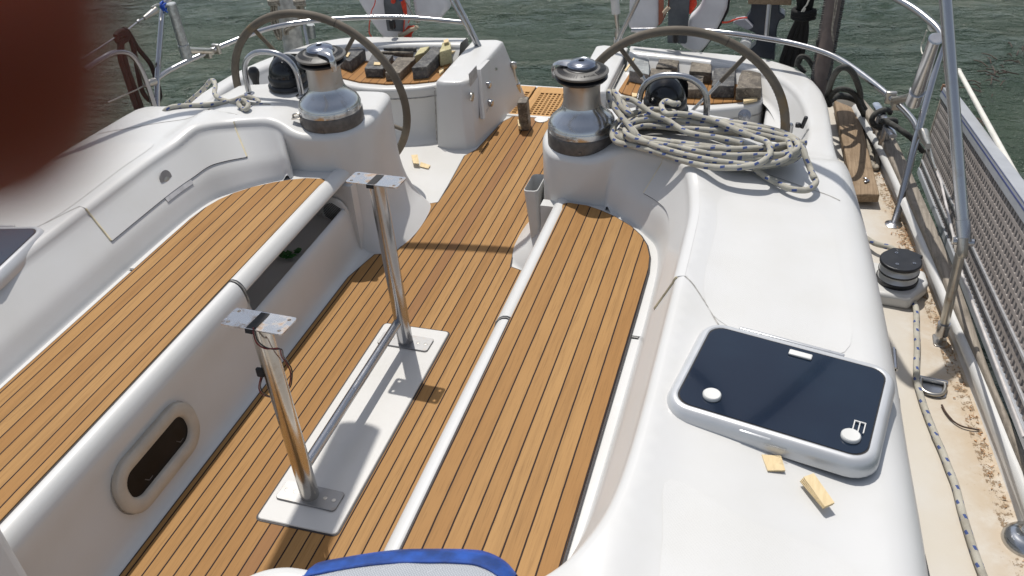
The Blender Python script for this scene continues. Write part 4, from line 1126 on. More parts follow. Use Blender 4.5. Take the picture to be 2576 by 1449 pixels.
# latch in the left locker lid
nb_ = MB(); i0 = int(16.0 * 6) + 1; rws = []
for j in range(i0 - 3, i0 + 4):
    q_ = wallrow(j, foot=False, s=-1); n_ = Vector((CN[j].x, CN[j].y, 0))
    rws.append([mir([q_[k_] + n_ * .0048], -1)[0] for k_ in (11, 12, 13)])
nb_.grid(rws); nb_.build('latch_notch_shade', plain('notch_shade_grey', (.38, .38, .39), .6), lidL)  # grey sheet laid on the lid, coloured as the shade inside the notch
lt = empty('lid_latch', PZ(418, 460, .46), 'steel latch in the notch under the left locker lid', 'latch')
i = int(16.0 * 6) + 1; rr = wallrow(i, foot=False, s=-1); q = Vector((-rr[9].x, rr[9].y, rr[9].z)); 
lt.location = q + Vector((.010, -.02, 0))
n2 = Vector((-CN[i].x, CN[i].y, 0)); rz = math.atan2(n2.y, n2.x)
Ml = Matrix.Rotation(rz, 4, 'Z') @ Matrix.Rotation(math.radians(80), 4, 'Y')
m = MB(); m.lathe([(.030, -.004), (.030, .001), (.024, .0015), (0, .0015)], 24, (0, 0, 0), Ml); m.build('finger_recess', plain('recess_grey', (.33, .33, .33), .5), lt)
m = MB(); m.lathe([(.018, .001), (.018, .003), (.006, .006)], 20, (0, 0, -.012), Ml); m.build('catch', STEELD, lt)
# cleat/eye near left winch
kx = PZ(750, 297, .583); m = MB(); m.box((0, 0, .003), (.05, .03, .004)); m.tube(cr([(-.02, 0, .004), (-.018, 0, .016), (0, 0, .02), (.018, 0, .016), (.02, 0, .004)], 4), .004, 8); o = m.build('deck_eye', STEELD, loc=kx, bevel=.001); o.rotation_euler = (0, 0, .3)
tag(o, 'small steel eye screwed down beside the left winch', 'deck eye')
# pocket on the right pod side
pk = empty('handle_pocket', (.235, 3.10, .12), 'white plastic winch handle pocket on the inner side of the right helm', 'pocket')
A4 = [PX(*p, .262) for p in ((1327, 452), (1368, 443))]
m = MB()
tp = [PX(1326, 453, .25), PX(1370, 441, .30)]
pr = roundrect(.05, .12, .014, 4)
base_ = Vector((.255, 3.05, 0))
m.grid([[Vector((x * 1.0, y, 0)) for x, y in pr], [Vector((x * 1.05, y * 1.1, .12)) for x, y in pr], [Vector((x * 1.2, y * 1.25, .29)) for x, y in pr], [Vector((x * 1.10, y * 1.20, .292)) for x, y in pr], [Vector((x * 1.0, y, .12)) for x, y in pr]], closed=True)
m.build('pocket_shell', GEL, pk, ang=50); pk.location = (.350, 3.16, .03)
pk.rotation_euler = (0, math.radians(-3), 0)
# hinge and side window on the outer face of the right coaming
m = MB(); m.tube([(0, -.05, 0), (0, .05, 0)], .005, 8); m.box((-.004, 0, 0), (.006, .10, .02)); o = m.build('locker_hinge', STEEL, loc=PX(2253, 905, 1.70)); tag(o, 'narrow steel hinge at the right edge of the deck above the side deck', 'hinge')
m = MB(); Pn = [PX(*q, 1.708) for q in ((2268, 1180), (2290, 1290), (2318, 1400), (2345, 1530))]
m.tube(cr([p - Pn[0] for p in Pn], 5), [.004, .010, .012, .010, .008] + [.01] * 11, 8); o = m.build('cabin_window', plain('dark_window_strip', (.03, .035, .05), .1, .3), loc=Pn[0]); tag(o, 'long thin cabin window in the outer side of the right coaming', 'window')

# organiser block on the side deck
ob = empty('turning_block', PZ(2248, 735, .12), 'double turning block with black cover on the right side deck', 'pulley block')
m = MB(); m.prism([(-.10, -.11), (.06, -.10), (.11, .02), (.09, .10), (-.10, .10)], 0, .055); m.build('pedestal', GEL, ob, bevel=.015, seg=3)
m = MB(); m.lathe([(.070, .055), (.072, .062), (.072, .070), (.066, .074)], 36, (.0, .0, 0)); m.build('base_plate', BLACK, ob)
m = MB(); m.lathe([(.068, .073), (.060, .080), (.057, .086), (.060, .092), (.068, .098)], 36); m.build('sheave', plain('silver_sheave', (.62, .62, .60), .35, .6, .05), ob)
m = MB(); m.lathe([(.070, .098), (.070, .104), (.066, .104)], 36); m.build('spacer', BLACK, ob)
m = MB(); m.lathe([(.068, .104), (.060, .110), (.057, .116), (.060, .122), (.068, .128)], 36); m.build('sheave', plain('silver_sheave2', (.62, .62, .60), .35, .6, .05), ob)
cov = [(.072 * math.cos(t), .072 * math.sin(t)) for t in [math.radians(a) for a in range(150, 391, 15)]] + [(.070, .055), (.015, .082), (-.035, .075)]
m = MB(); m.prism(cov, .129, .143); cv = m.build('cover', BLACK, ob, bevel=.004)
m = MB()
for q in ((-.02, .04), (.045, -.01), (-.01, -.035)): m.lathe([(.006, .143), (.006, .1445), (.003, .1445), (.0025, .143)], 12, (q[0], q[1], 0))
m.build('screws', STEEL, ob)
ob.rotation_euler = (0, 0, -.15)

# folding padeye
pe = empty('folding_padeye', PZ(2345, 975, .124), 'stainless folding D ring pad eye on the stained side deck', 'pad eye')
m = MB(); m.prism(roundrect(.085, .070, .018, 5, 0, -.01), 0, .003); m.prism(roundrect(.09, .022, .006, 3, 0, .034), 0, .005); m.build('plate', STEEL, pe, bevel=.001, seg=1)
m = MB(); m.tube(cr([(-.034, .022, .01), (-.036, -.005, .010), (-.026, -.035, .009), (0, -.045, .009), (.026, -.035, .009), (.036, -.005, .01), (.034, .022, .01)], 5), .0065, 10); m.tube([(-.038, .022, .01), (.038, .022, .01)], .007, 10); m.build('ring', STEELD, pe)
pe.rotation_euler = (0, 0, -.12)
# stanchion dome at the lower right
dm = empty('stanchion_base', PZ(2580, 1362, .12), 'domed chrome stanchion base at the lower right corner', 'stanchion')
m = MB(); m.lathe([(.060, 0), (.0585, .009), (.051, .020), (.037, .030), (.022, .035), (.020, .042)], 40); m.build('dome', CHROME, dm, ang=60)
m = MB(); m.tube([(0, 0, .03), (.02, .0, .60)], .0155, 14); m.build('pole', STEELD, dm)

# wood plank on the side deck
def Z5(x, y): return zc(3200, 300, 2.414, x, y)
o = quadblock('wooden_plank', [Z5(330, 240), Z5(560, 330), Z5(770, 1150), Z5(520, 1150)], .185, .145, OLDWOOD, 'old brown wooden plank lying on the right side deck', 'plank', None, .005, .002)
m = MB(); c = PZ(*Z5(645, 1030), .188); m.box((0, 0, .003), (.03, .012, .006)); m.box((.004, .012, .008), (.008, .02, .01)); o = m.build('steel_shackle', STEEL, loc=c, bevel=.003); o.rotation_euler = (0, 0, .9); tag(o, 'tiny steel clip lying on the wooden plank', 'clip')
# mooring cleat
mc = empty('mooring_cleat', PZ(*Z5(820, 430), .23), 'silver mooring cleat with dark rope wound round it on the right quarter', 'cleat')
a = PZ(*Z5(735, 280), .30) - mc.location; b = PZ(*Z5(900, 590), .30) - mc.location
m = MB(); m.tube([a, a.lerp(b, .1), a.lerp(b, .5), a.lerp(b, .9), b], [.018, .021, .020, .021, .018], 12, flat=.55); m.build('horns', steel('cast_alloy', (.62, .64, .68), .22, .1), mc, ang=50)
m = MB(); md = a.lerp(b, .4)
for t in (.32, .66):
    m = MB(); p = a.lerp(b, t); m.tube([p, p + Vector((.0, 0, -.10))], [.016, .024], 12); m.build('leg', STEEL, mc)
m = MB(); P = []
for k in range(60):
    t = k / 59; q = a.lerp(b, .25 + .42 * t); ang_ = t * 2 * PI * 1.35
    P.append(q + Vector((.045 * math.cos(ang_), .022 * math.cos(ang_ + .6), .036 * math.sin(ang_) - .012)))
P += [Vector(p) for p in cr([P[-1], PZ(2230, 305, .33) - mc.location, PZ(2290, 345, .30) - mc.location, PZ(2320, 380, .12) - mc.location], 8)[1:]]
m.tube(P, .0125, 10); m.build('wound_rope', DKROPE, mc, ang=80)
# mooring hoses / loops behind
mr = empty('mooring_line', PZ(2120, 300, .15), 'dark weathered mooring rope looped over the right quarter beside the plank', 'rope')
om = -mr.location
def G(x, y): return zc(2900, 0, 2.131, x, y)
L1 = [PZ(*G(870, 840), .32), PZ(*G(905, 700), .48), PZ(*G(960, 600), .60), PZ(*G(1030, 575), .62), PZ(*G(1100, 640), .56), PZ(*G(1150, 780), .40), PZ(*G(1160, 870), .28), PZ(*G(1210, 970), .20), PZ(*G(1240, 1100), .17), PZ(*G(1230, 1180), .16)]
m = MB(); m.tube([p + om for p in cr(L1, 8)], .0135, 10); m.build('rope_loop', DKROPE, mr, ang=80)
L2 = [PZ(*G(890, 900), .30), PZ(*G(900, 820), .36), PZ(*G(960, 765), .42), PZ(*G(1040, 765), .42), PZ(*G(1110, 810), .37), PZ(*G(1145, 900), .28), PZ(*G(1190, 1000), .2), PZ(*G(1190, 1120), .17)]
m = MB(); m.tube([p + om for p in cr(L2, 8)], .0125, 10); m.build('rope_loop', DKROPE, mr, ang=80)
L3 = [PZ(*G(880, 870), .33), PZ(*G(960, 820), .34), PZ(*G(1060, 830), .32), PZ(*G(1150, 870), .28)]
m = MB(); m.tube([p + om for p in cr(L3, 8)], .016, 10); m.build('rope_loop', DKROPE, mr, ang=80)
L4 = [PZ(*Z5(600, 360), .18), PZ(*Z5(620, 480), .16), PZ(*Z5(640, 570), .16), PZ(*Z5(660, 660), .15), PZ(*Z5(690, 760), .14), PZ(*Z5(700, 860), .135), PZ(*Z5(740, 900), .135), PZ(*Z5(750, 800), .14), PZ(*Z5(720, 690), .145), PZ(*Z5(700, 600), .16), PZ(*Z5(650, 590), .17)]
m = MB(); m.tube([p + om for p in cr(L4, 8)], .011, 10); m.build('rope_tail', GREYROPE, mr, ang=80)

def grime(name, c, thr):
    t = NT(name); p = t.pos(); n = t.ramp(t.noise(p, 55., 5, .75), thr - .04, thr + .04)
    t.base(c, .8); t.l(n, t.b.inputs['Alpha']); return t.m
rows = []
for k, f in enumerate(FA):
    w = .016 + .010 * noise.noise(Vector((f.y * 5, 0, 3))); rows.append([Vector((f.x - .034 - w, f.y, .1212)), Vector((f.x - .024, f.y, .1216)), Vector((f.x - .010, f.y, .1236))])
m = MB(); m.grid(rows); m.build('grime_line', grime('dark_grime', (.25, .175, .105), .56), yacht)
for (a, b), w in ((((250, 430), (430, 1449)), .012), (((236, 600), (400, 1449)), .012)):
    A_ = [zc(3600, 1500, 1.8024, *q) for q in (a, ((a[0] + b[0]) / 2 + 8, (a[1] + b[1]) / 2), b)]
    P_ = cr([PZ(*q, .1335 if q[0] < 0 else .1225) for q in A_], 8); rows = []
    for p_ in P_: zz = .12 + (1.86 - p_.x) * .034 + .0014; rows.append([Vector((p_.x - w / 2, p_.y, zz)), Vector((p_.x + w / 2, p_.y, zz))])
    m = MB(); m.grid(rows); m.build('worn_nonskid', grime('worn_grey_marks', (.22, .19, .165), .47), yacht)
# debris on the side deck
m = MB(); rnd = random.Random(5)
FAD = [p for p in FA if 1.0 < p.y < 4.2]
for k in range(420):
    f = rnd.choice(FAD); g = rnd.choice([0, 0, 1])
    y = f.y + rnd.uniform(-.06, .06)
    if y < 2.0 and rnd.random() < .8: continue
    if g: y = 3.30 + rnd.gauss(0, .10); f = min(FAD, key=lambda q: abs(q.y - y))
    x = f.x - .012 - abs(rnd.gauss(0, .02 if not g else .035)); z = .124 + rnd.random() * .006; a = rnd.uniform(0, PI); L = rnd.uniform(.003, .014); w = rnd.uniform(.001, .0028)
    Mt = Matrix.Translation((x, y, z)) @ Matrix.Rotation(a, 4, 'Z') @ Matrix.Rotation(rnd.uniform(-.3, .3), 4, 'Y'); m.box((0, 0, 0), (L, w, w), Mt)
tag(m.build('wood_shavings', STRAW, ang=20), kind='stuff')
m = MB(); m.tube(cr([PZ(*zc(2900, 1100, 2.131, x, y), .128) for x, y in ((1848, 1108), (1880, 1170), (1940, 1240), (2010, 1285), (2080, 1305), (2168, 1320))], 5), [.0035] * 10 + [.0026] * 16, 6); o = m.build('twig', TWIG); tag(o, 'dark curved twig lying on the right side deck', 'twig')

# ================================================================= RAILS
def rail_set(s, label):
    pu = empty('pushpit_rail', (s * 1.79, 3.5, .12), label, 'railing', 'stern rails')
    o_ = -Vector((s * 1.79, 3.5, .12)); r = .0135
    def add(P, name, rr=r, n=14, k=6): m = MB(); m.tube([p + o_ for p in cr(mir(P, s), k)], rr, n); return m.build(name, STEEL if s > 0 or True else STEELD, pu, ang=60)
    add([(1.77, 3.44, .12), (1.785, 3.50, .165), (1.80, 3.58, .26), (1.822, 3.69, .42), (1.86, 3.86, .60), (1.878, 3.945, .685), (1.872, 3.99, .725), (1.83, 4.06, .755), (1.72, 4.20, .79), (1.5, 4.42, .82), (1.2, 4.56, .83), (.8, 4.66, .83)], 'top_rail', .0145)
    add([(1.822, 3.69, .425), (1.80, 3.78, .438), (1.735, 3.915, .455), (1.62, 4.10, .48), (1.484, 4.28, .50), (1.33, 4.40, .503), (1.15, 4.485, .50), (.95, 4.55, .495), (.755, 4.595, .485), (.47, 4.64, .455)], 'mid_rail')
    add([(.375, 4.60, .34), (.41, 4.60, .42), (.50, 4.60, .62), (.62, 4.60, .90), (.70, 4.60, 1.1)], 'gate_post', .0125)
    add([(.395, 4.60, .34), (.43, 4.56, .46), (.505, 4.55, .62), (.63, 4.55, .90)], 'gate_post', .008) if s < 0 else None
    m = MB(); m.lathe([(.034, 0), (.034, .004), (.020, .010), (.016, .012)], 20, Vector((s * 1.77, 3.44, .12)) + o_); m.build('foot_flange', STEEL, pu)
    return pu
rail_set(-1, 'bent steel stern rail on the left, blue cord tied at its top corner')
rail_set(1, 'bent steel stern rail on the right, white cord tied at its top corner')
# port side extra tubes: forward leg and lifeline gear
def N4(x, y): return zc(400, 0, 3.22, x, y)
pf_ = empty('side_gate_rail', PX(410, 290, -1.80), 'bowed steel rail and lifeline screws forward of the left stern rail', 'railing')
og = -pf_.location
m = MB(); m.tube([p + og for p in cr([PX(*N4(-200, 900), -1.86), PX(*N4(0, 770), -1.86), PX(*N4(150, 690), -1.85), PX(*N4(290, 672), -1.845), PX(*N4(400, 710), -1.84), PX(*N4(480, 800), -1.83), PX(*N4(560, 960), -1.82), PX(*N4(640, 1180), -1.81), PX(*N4(720, 1440), -1.80), PX(*N4(760, 1600), -1.79)], 6)], .0135, 12); m.build('bowed_rail', STEEL, pf_, ang=60)
m = MB(); m.tube([p + og for p in cr([PX(*N4(765, 60), -1.87), PX(*N4(725, 62), -1.87), PX(*N4(665, 95), -1.87)], 4)], .005, 8); m.tube([PX(*N4(715, 130), -1.87) + og, PX(*N4(565, 235), -1.87) + og], [.020, .010], 10); m.build('lifeline_fork', STEELD, pf_)
m = MB(); m.tube([PX(*N4(565, 235), -1.87) + og, PX(*N4(490, 275), -1.87) + og, PX(*N4(360, 380), -1.87) + og, PX(*N4(-300, 800), -1.87) + og], .0042, 8); m.tube([PX(*N4(500, 265), -1.87) + og, PX(*N4(480, 285), -1.87) + og], .009, 8); m.build('lifeline', STEEL, pf_)
m = MB(); m.tube([PX(*N4(700, 1050), -1.82) + og, PX(*N4(640, 1070), -1.82) + og, PX(*N4(560, 1110), -1.83) + og], [.02, .018, .010], 10); m.tube([PX(*N4(560, 1110), -1.83) + og, PX(*N4(480, 1150), -1.83) + og, PX(*N4(100, 1320), -1.84) + og], .004, 8); m.build('lower_lifeline', STEELD, pf_)
# dark line hung on it
dl = empty('dark_hanging_rope', PX(*N4(270, 450), -1.87), 'dark rope looped and knotted on the left lifeline', 'rope')
od = -dl.location
def q4(L, x=-1.87): return [PX(*N4(*p), x) + od for p in L]
m = MB(); m.tube(cr(q4([(300, 380), (350, 400), (410, 490), (470, 600), (560, 710), (640, 810), (690, 920), (730, 1050), (765, 1180), (768, 1260), (720, 1315), (640, 1290), (570, 1220), (530, 1130), (505, 1020), (480, 880), (450, 720), (410, 560), (370, 460), (320, 400)]), 6), .0125, 10); m.build('long_loop', BLKROPE, dl, ang=80)
m = MB(); m.tube(cr(q4([(270, 500), (255, 600), (260, 760), (310, 920), (370, 1100), (430, 1290), (490, 1449), (540, 1600)], -1.86), 6), .0125, 10); m.build('hanging_tail', BLKROPE, dl, ang=80)
m = MB(); m.tube(cr(q4([(300, 500), (280, 600), (320, 760), (360, 900), (420, 1060), (480, 1230), (550, 1430), (600, 1600)], -1.855), 6), .0125, 10); m.build('hanging_tail', BLKROPE, dl, ang=80)
m = MB(); m.tube(cr(q4([(200, 470), (240, 420), (290, 400), (340, 430), (340, 500), (280, 530), (220, 520), (230, 450), (290, 430), (330, 460), (300, 520), (240, 500)]), 6), .0145, 10); m.build('knot', BLKROPE, dl, ang=80)
# cord ties
m = MB(); c = PX(*N4(820, 60), -1.87); Pk = []
for k in range(50):
    t = k / 49 * 2 * PI * 4; Pk.append(Vector((.008 * math.sin(t * .6) , .018 * math.cos(t), .018 * math.sin(t) )) + Vector((.002 * k / 4 - .01, -.004, -.0004 * k)))
m.tube(Pk, .0045, 7); o = m.build('blue_cord_tie', BLUEROPE, loc=c); tag(o, 'blue cord lashing round the top corner of the left stern rail', 'cord')
wt = empty('white_cord_tie', PX(*zc(3500, 0, 1.4495, 325, 150), 1.87), 'white cord tied round the right stern rail with a hanging loop', 'cord')
m = MB(); Pk = [Vector((.021 * math.cos(t) * .5 + .003 * t / 6, -.021 * math.cos(t), .021 * math.sin(t))) for t in [k / 40 * 2 * PI * 3 for k in range(41)]]; m.tube(Pk, .004, 7); m.build('lashing', WHTROPE, wt)
m = MB(); m.tube(cr([PX(*zc(3500, 0, 1.4495, *p), 1.86) - wt.location for p in ((300, 175), (285, 220), (268, 270), (275, 310), (300, 322), (330, 300), (345, 240))], 6), .0026, 7); m.build('loop', WHTROPE, wt)

# rod holders clamped on mid rail
def rodholder(pt, pb, x, jx, label, mat):
    A = PX(*pt, x); B = PX(*pb, x)
    h = empty('rod_holder', B, label, 'rod holder', 'clamped rod holders')
    d = (A - B).normalized(); L = (A - B).length
    q = d.to_track_quat('Z', 'Y').to_matrix().to_4x4()
    m = MB(); m.lathe([(.0, -.005), (.022, -.005), (.0245, 0), (.0245, L), (.020, L + .004), (0, L + .004)], 24, (0, 0, 0), q); m.build('tube', mat, h, ang=40)
    m = MB(); m.lathe([(.028, -.01), (.028, .06), (.0255, .062)], 24, (0, 0, 0), q); m.build('sleeve', mat, h, ang=40)
    J = Vector(jx) - B
    m = MB(); m.tube([d * .03, J * .5 + d * .015, J], [.018, .016, .016], 12); m.build('knuckle', STEELD, h)
    m = MB(); dr = Vector((-.45 * (1 if x > 0 else -1), .85, .12)).normalized() if False else Vector(((-.42 if x > 0 else .42), .9, .08)).normalized()
    for k in (-1, 1):
        c = J + dr * .03 * k; m.box(c, (.045, .022, .055), None)
    m.box(J, (.03, .05, .03)); m.build('clamp', STEELD, h, bevel=.005)
    return h
rodholder(N4(915, 50), N4(1115, 720), -1.66, (-1.68, 4.0, .465), 'grey tube rod holder clamped to the left stern rail', GALV)
rodholder(G(1800, 330), G(1610, 860), 1.74, (1.735, 3.915, .455), 'shiny steel rod holder clamped to the right stern rail', STEEL)

# lifebuoys
YB = 4.70
def slabD(L, y, th, name, mat, parent, origin, bevel=.01, dy=0.):
    F_ = [PY(*p, y) - origin for p in L]; B_ = [p + Vector((0, th, 0)) for p in F_]; n = len(L)
    m = MB(); m.add(F_ + B_, [tuple(range(n)), tuple(range(2 * n - 1, n - 1, -1))] + [(i, (i + 1) % n, n + (i + 1) % n, n + i) for i in range(n)])
    return m.build(name, mat, parent, bevel=bevel, seg=3, ang=50)
def B1(x, y): return zc(1400, 0, 5.152, x, y)
def B2(x, y): return zc(2500, 0, 5.152, x, y)
lbo = PY(1000, 40, YB)
lb = empty('lifebuoy', lbo, 'white horseshoe lifebuoy on the left stern rail with red straps', 'lifebuoy', 'horseshoe lifebuoys')
slabD([B1(100, -160), B1(150, 0), B1(215, 120), B1(330, 300), B1(470, 520), B1(600, 700), B1(715, 822), B1(790, 815), B1(990, 770), B1(1090, 690), B1(1130, 560), B1(1160, 330), B1(1130, 0), B1(1100, -160)], YB + .03, .09, 'left_arm', WHITEC, lb, lbo, .02)
slabD([B1(1290, -160), B1(1290, 60), B1(1330, 300), B1(1390, 420), B1(1500, 460), B1(1780, 450), B1(1860, 385), B1(1870, 360), B1(1960, 270), B1(1998, 200), B1(1990, 60), B1(1970, -160)], YB + .03, .09, 'right_arm', WHITEC, lb, lbo, .02)
slabD([B1(690, -160), B1(690, 80), B1(720, 330), B1(770, 640), B1(1110, 655), B1(1085, 300), B1(1050, -160)], YB - .0, .015, 'bracket_board', GREYB, lb, lbo, .003)
slabD([B1(1060, -160), B1(1040, 60), B1(1100, 260), B1(1170, 350), B1(1168, 250), B1(1150, 40), B1(1130, -160)], YB + .0, .008, 'red_strap', RED, lb, lbo, .002)
slabD([B1(1190, 535), B1(1320, 540), B1(1315, 640), B1(1240, 750), B1(1110, 755), B1(1150, 690), B1(1000, 740), B1(985, 720), B1(1110, 640)], YB + .01, .01, 'red_strap', RED, lb, lbo, .002)
slabD([B1(1100, 745), B1(1260, 735), B1(1240, 810), B1(1110, 810)], YB + .02, .02, 'red_strap', RED, lb, lbo, .003)
slabD([B1(840, 0), B1(930, 0), B1(930, 60), B1(885, 85), B1(845, 60)], YB - .012, .01, 'buckle', RED, lb, lbo, .002)
slabD([B1(1000, -40), B1(1090, -40), B1(1085, 10), B1(1045, 35), B1(1005, 15)], YB - .012, .01, 'blue_buckle', BLUE, lb, lbo, .002)
def cordD(L, y, r, mat, name, par, org, f=None): m = MB(); m.tube(cr([PY(*p, y) - org for p in L], 6), r, 8); return m.build(name, mat, par, ang=80)
cordD([B1(520, -100), B1(520, 20), B1(500, 110), B1(450, 210), B1(425, 330), B1(400, 500), B1(395, 640), B1(410, 710), B1(490, 815)], YB - .04, .003, RED, 'red_cord', lb, lbo)
cordD([B1(1130, 0), B1(1210, 140), B1(1300, 310)], YB - .02, .0035, GREYROPE, 'grey_cord', lb, lbo)
cordD([B1(1300, 325), B1(1350, 350), B1(1330, 400), B1(1385, 430), B1(1430, 440), B1(1360, 445)], YB - .02, .008, GREYROPE, 'cord_knot', lb, lbo)
cordD([B1(1380, 545), B1(1340, 590), B1(1240, 620), B1(1150, 680), B1(1010, 730)], YB - .02, .012, plain('frayed_rope', (.38, .33, .24), .9), 'rope_end', lb, lbo)
cordD([B1(1100, 700), B1(1130, 380), B1(1170, 360), B1(1220, 410), B1(1200, 470)], YB - .02, .003, RED, 'red_cord', lb, lbo)
lb2o = PY(1700, 40, YB)
lb2 = empty('lifebuoy', lb2o, 'white horseshoe lifebuoy behind the right wheel with an orange cord', 'lifebuoy', 'horseshoe lifebuoys')
slabD([B2(90, -160), B2(80, 200), B2(60, 590), B2(160, 650), B2(400, 650), B2(620, 620), B2(690, 500), B2(690, -160)], YB + .03, .09, 'left_arm', WHITEC, lb2, lb2o, .02)
slabD([B2(1640, -160), B2(1590, 20), B2(1530, 160), B2(1420, 290), B2(1310, 380), B2(1270, 700), B2(1080, 880), B2(1200, 1000), B2(1400, 1090), B2(1570, 1085), B2(1700, 930), B2(1850, 700), B2(2000, 400), B2(2090, 200), B2(2140, -160)], YB + .03, .09, 'right_arm', WHITEC, lb2, lb2o, .02)
slabD([B2(2120, -160), B2(2070, 230), B2(1860, 665), B2(1560, 1100), B2(1590, 1090), B2(1890, 680), B2(2060, 380), B2(2130, 250), B2(2180, -160)], YB + .07, .04, 'black_edging', BLACKR, lb2, lb2o, .003)
slabD([B2(895, -160), B2(885, 520), B2(870, 860), B2(890, 890), B2(1240, 905), B2(1270, 880), B2(1300, 500), B2(1340, -160)], YB - .0, .015, 'bracket_board', GREYB, lb2, lb2o, .003)
slabD([B2(690, -160), B2(690, 540), B2(760, 480), B2(790, 300), B2(790, -160)], YB + .04, .02, 'orange_trim', plain('faded_red_trim', (.36, .12, .07), .6), lb2, lb2o, .002)
slabD([B2(1330, -160), B2(1320, 280), B2(1400, 200), B2(1440, 100), B2(1450, -160)], YB + .01, .01, 'red_strap', RED, lb2, lb2o, .002)
cordD([B2(2000, 462), B2(2120, 455), B2(2250, 410), B2(2380, 375), B2(2520, 365)], YB - .0, .0045, RED, 'orange_cord', lb2, lb2o)
cordD([B2(1430, -60), B2(1465, 60), B2(1440, 140), B2(1380, 230), B2(1330, 280)], YB - .02, .004, RED, 'orange_cord', lb2, lb2o)
cordD([B2(905, -50), B2(890, 150), B2(830, 300), B2(760, 450), B2(690, 520)], YB - .03, .0035, plain('brown_cord', (.16, .05, .03), .8), 'brown_cord', lb2, lb2o)
cordD([B2(905, 150), B2(840, 220), B2(800, 270)], YB - .03, .011, plain('frayed_rope2', (.45, .36, .26), .9), 'rope_end', lb2, lb2o)
# clamp on the rail (small black)
for nm, uv_, lab in (('rail_clamp', B1(870, 500), 'black plastic clamp holding the left lifebuoy board to the rail'), ('rail_clamp', B2(1045, 760), 'black plastic clamp holding the right lifebuoy board to the rail')):
    m = MB(); m.box((0, 0, 0), (.030, .045, .060)); o = m.build(nm, BLACK, loc=PY(*uv_, 4.60), bevel=.01); tag(o, lab, 'clamp', 'black rail clamps')

# outboard motor leg hung behind the right rail
def M2(x, y): return zc(2900, 0, 3.623, x, y)
mo = PY(1960, 60, 4.80)
mt = empty('outboard_motor', mo, 'dark blue outboard motor leg hanging behind the right stern rail', 'outboard motor')
slabD([M2(380, -120), M2(380, 60), M2(372, 170), M2(330, 235), M2(300, 270), M2(290, 330), M2(320, 430), M2(445, 490), M2(460, 520), M2(450, 640), M2(340, 740), M2(470, 830), M2(720, 880), M2(712, 820), M2(735, 600), M2(748, 430), M2(775, 340), M2(790, 300), M2(860, 270), M2(872, 240), M2(850, 210), M2(795, 180), M2(785, 60), M2(785, -120)], 4.80, .09, 'leg', MOTOR, mt, mo, .02)
slabD([M2(115, 330), M2(160, 295), M2(280, 275), M2(405, 395), M2(400, 405), M2(325, 437)], 4.76, .05, 'skeg_fin', plain('pale_grey_fin', (.30, .31, .35), .5), mt, mo, .004)
slabD([M2(335, -150), M2(335, 60), M2(960, 80), M2(970, -150)], 4.70, .05, 'mounting_board', OLDWOOD, mt, mo, .004)
m = MB(); m.tube([PY(*M2(640, 70), 4.66) - mo, PY(*M2(600, 480), 4.60) - mo, PY(*M2(593, 570), 4.57) - mo], .0115, 12); m.build('support_tube', STEELD, mt)
slabD([M2(210, 640), M2(235, 590), M2(290, 580), M2(340, 600), M2(390, 640), M2(345, 740), M2(270, 680)], 4.72, .05, 'white_cap', GREYP, mt, mo, .01)

# black rope bundle
bro = PY(2000, 100, 4.62)
br = empty('black_rope_bundle', bro, 'bundle of black rope tied at the top and hanging from the right stern rail', 'rope')
for k in range(16):
    f = k / 15; m = MB() if k == 0 else m
    y = 4.60 + .03 * ((k * 7) % 5) / 5
    P = [M2(1060 + 220 * f, -160), M2(1075 + 170 * f, 60), M2(1075 + 130 * f, 200), M2(1050 + 130 * f, 290), M2(960 + 220 * f, 480), M2(880 + 260 * f, 700), M2(810 + 260 * f + rnd.uniform(-10, 10), 900 + 60 * math.sin(f * 3))]
    m.tube(cr([PY(*p, y + .01 * i) - bro for i, p in enumerate(P)], 5), .0125, 8)
m.build('strands', BLKROPE, br, ang=80)
m = MB(); P = []
for k in range(60):
    t = k / 59 * 2 * PI * 3; c = PY(*M2(1140, 200), 4.60) - bro; P.append(c + Vector((.05 * math.cos(t), .03 * math.sin(t), .008 * math.sin(t) + (k / 59 - .5) * .04)))
m.tube(P, .0125, 8); m.build('wrapping', BLKROPE, br, ang=80)
m = MB(); m.tube(cr([PY(*M2(*p), 4.57) - bro for p in ((1230, -40), (1190, 60), (1150, 110), (1105, 180), (1130, 180), (1165, 120))], 5), .004, 7); m.build('white_cord', WHTROPE, br)
# wrapped pole
wp = empty('wrapped_pole', PY(2080, 190, 4.5), 'slanting pole wrapped in grey cord at the right quarter', 'pole')
m = MB(); A = PY(*M2(1620, -200), 4.55); B = PY(*M2(1380, 1180), 4.35); o_ = wp.location
nn = 130; P = [A.lerp(B, k / nn) for k in range(nn + 1)]
m.tube([p - o_ for p in P], [.047 + .0022 * ((k % 3) - 1) + .004 * noise.noise(Vector((k * .4, 0, 0))) for k in range(nn + 1)], 18); m.build('cord_wrapping', plain('grey_cord_wrap', (.085, .08, .075), .85, 0, .35, 60, .9, 260), wp, ang=25)
m = MB(); m.tube([A + Vector((0, 0, .2)) - o_, B + (B - A).normalized() * .12 - o_], .036, 14); m.build('shaft', plain('brown_pole', (.13, .10, .085), .6), wp)
m = MB(); m.tube(cr([PY(*M2(*p), 4.38) - o_ for p in ((1640, -60), (1600, 200), (1560, 400), (1570, 640))], 5), .003, 6); m.tube(cr([PY(*M2(*p), 4.38) - o_ for p in ((1600, 0), (1570, 250), (1545, 430), (1560, 600))], 5), .003, 6); m.build('light_cord', GREYROPE, wp)
m = MB(); m.tube(cr([PY(*M2(*p), 4.40) - o_ for p in ((1380, 590), (1350, 600), (1345, 650), (1390, 700), (1420, 690), (1380, 640))], 5), .009, 8); m.build('tie', DKROPE, wp)
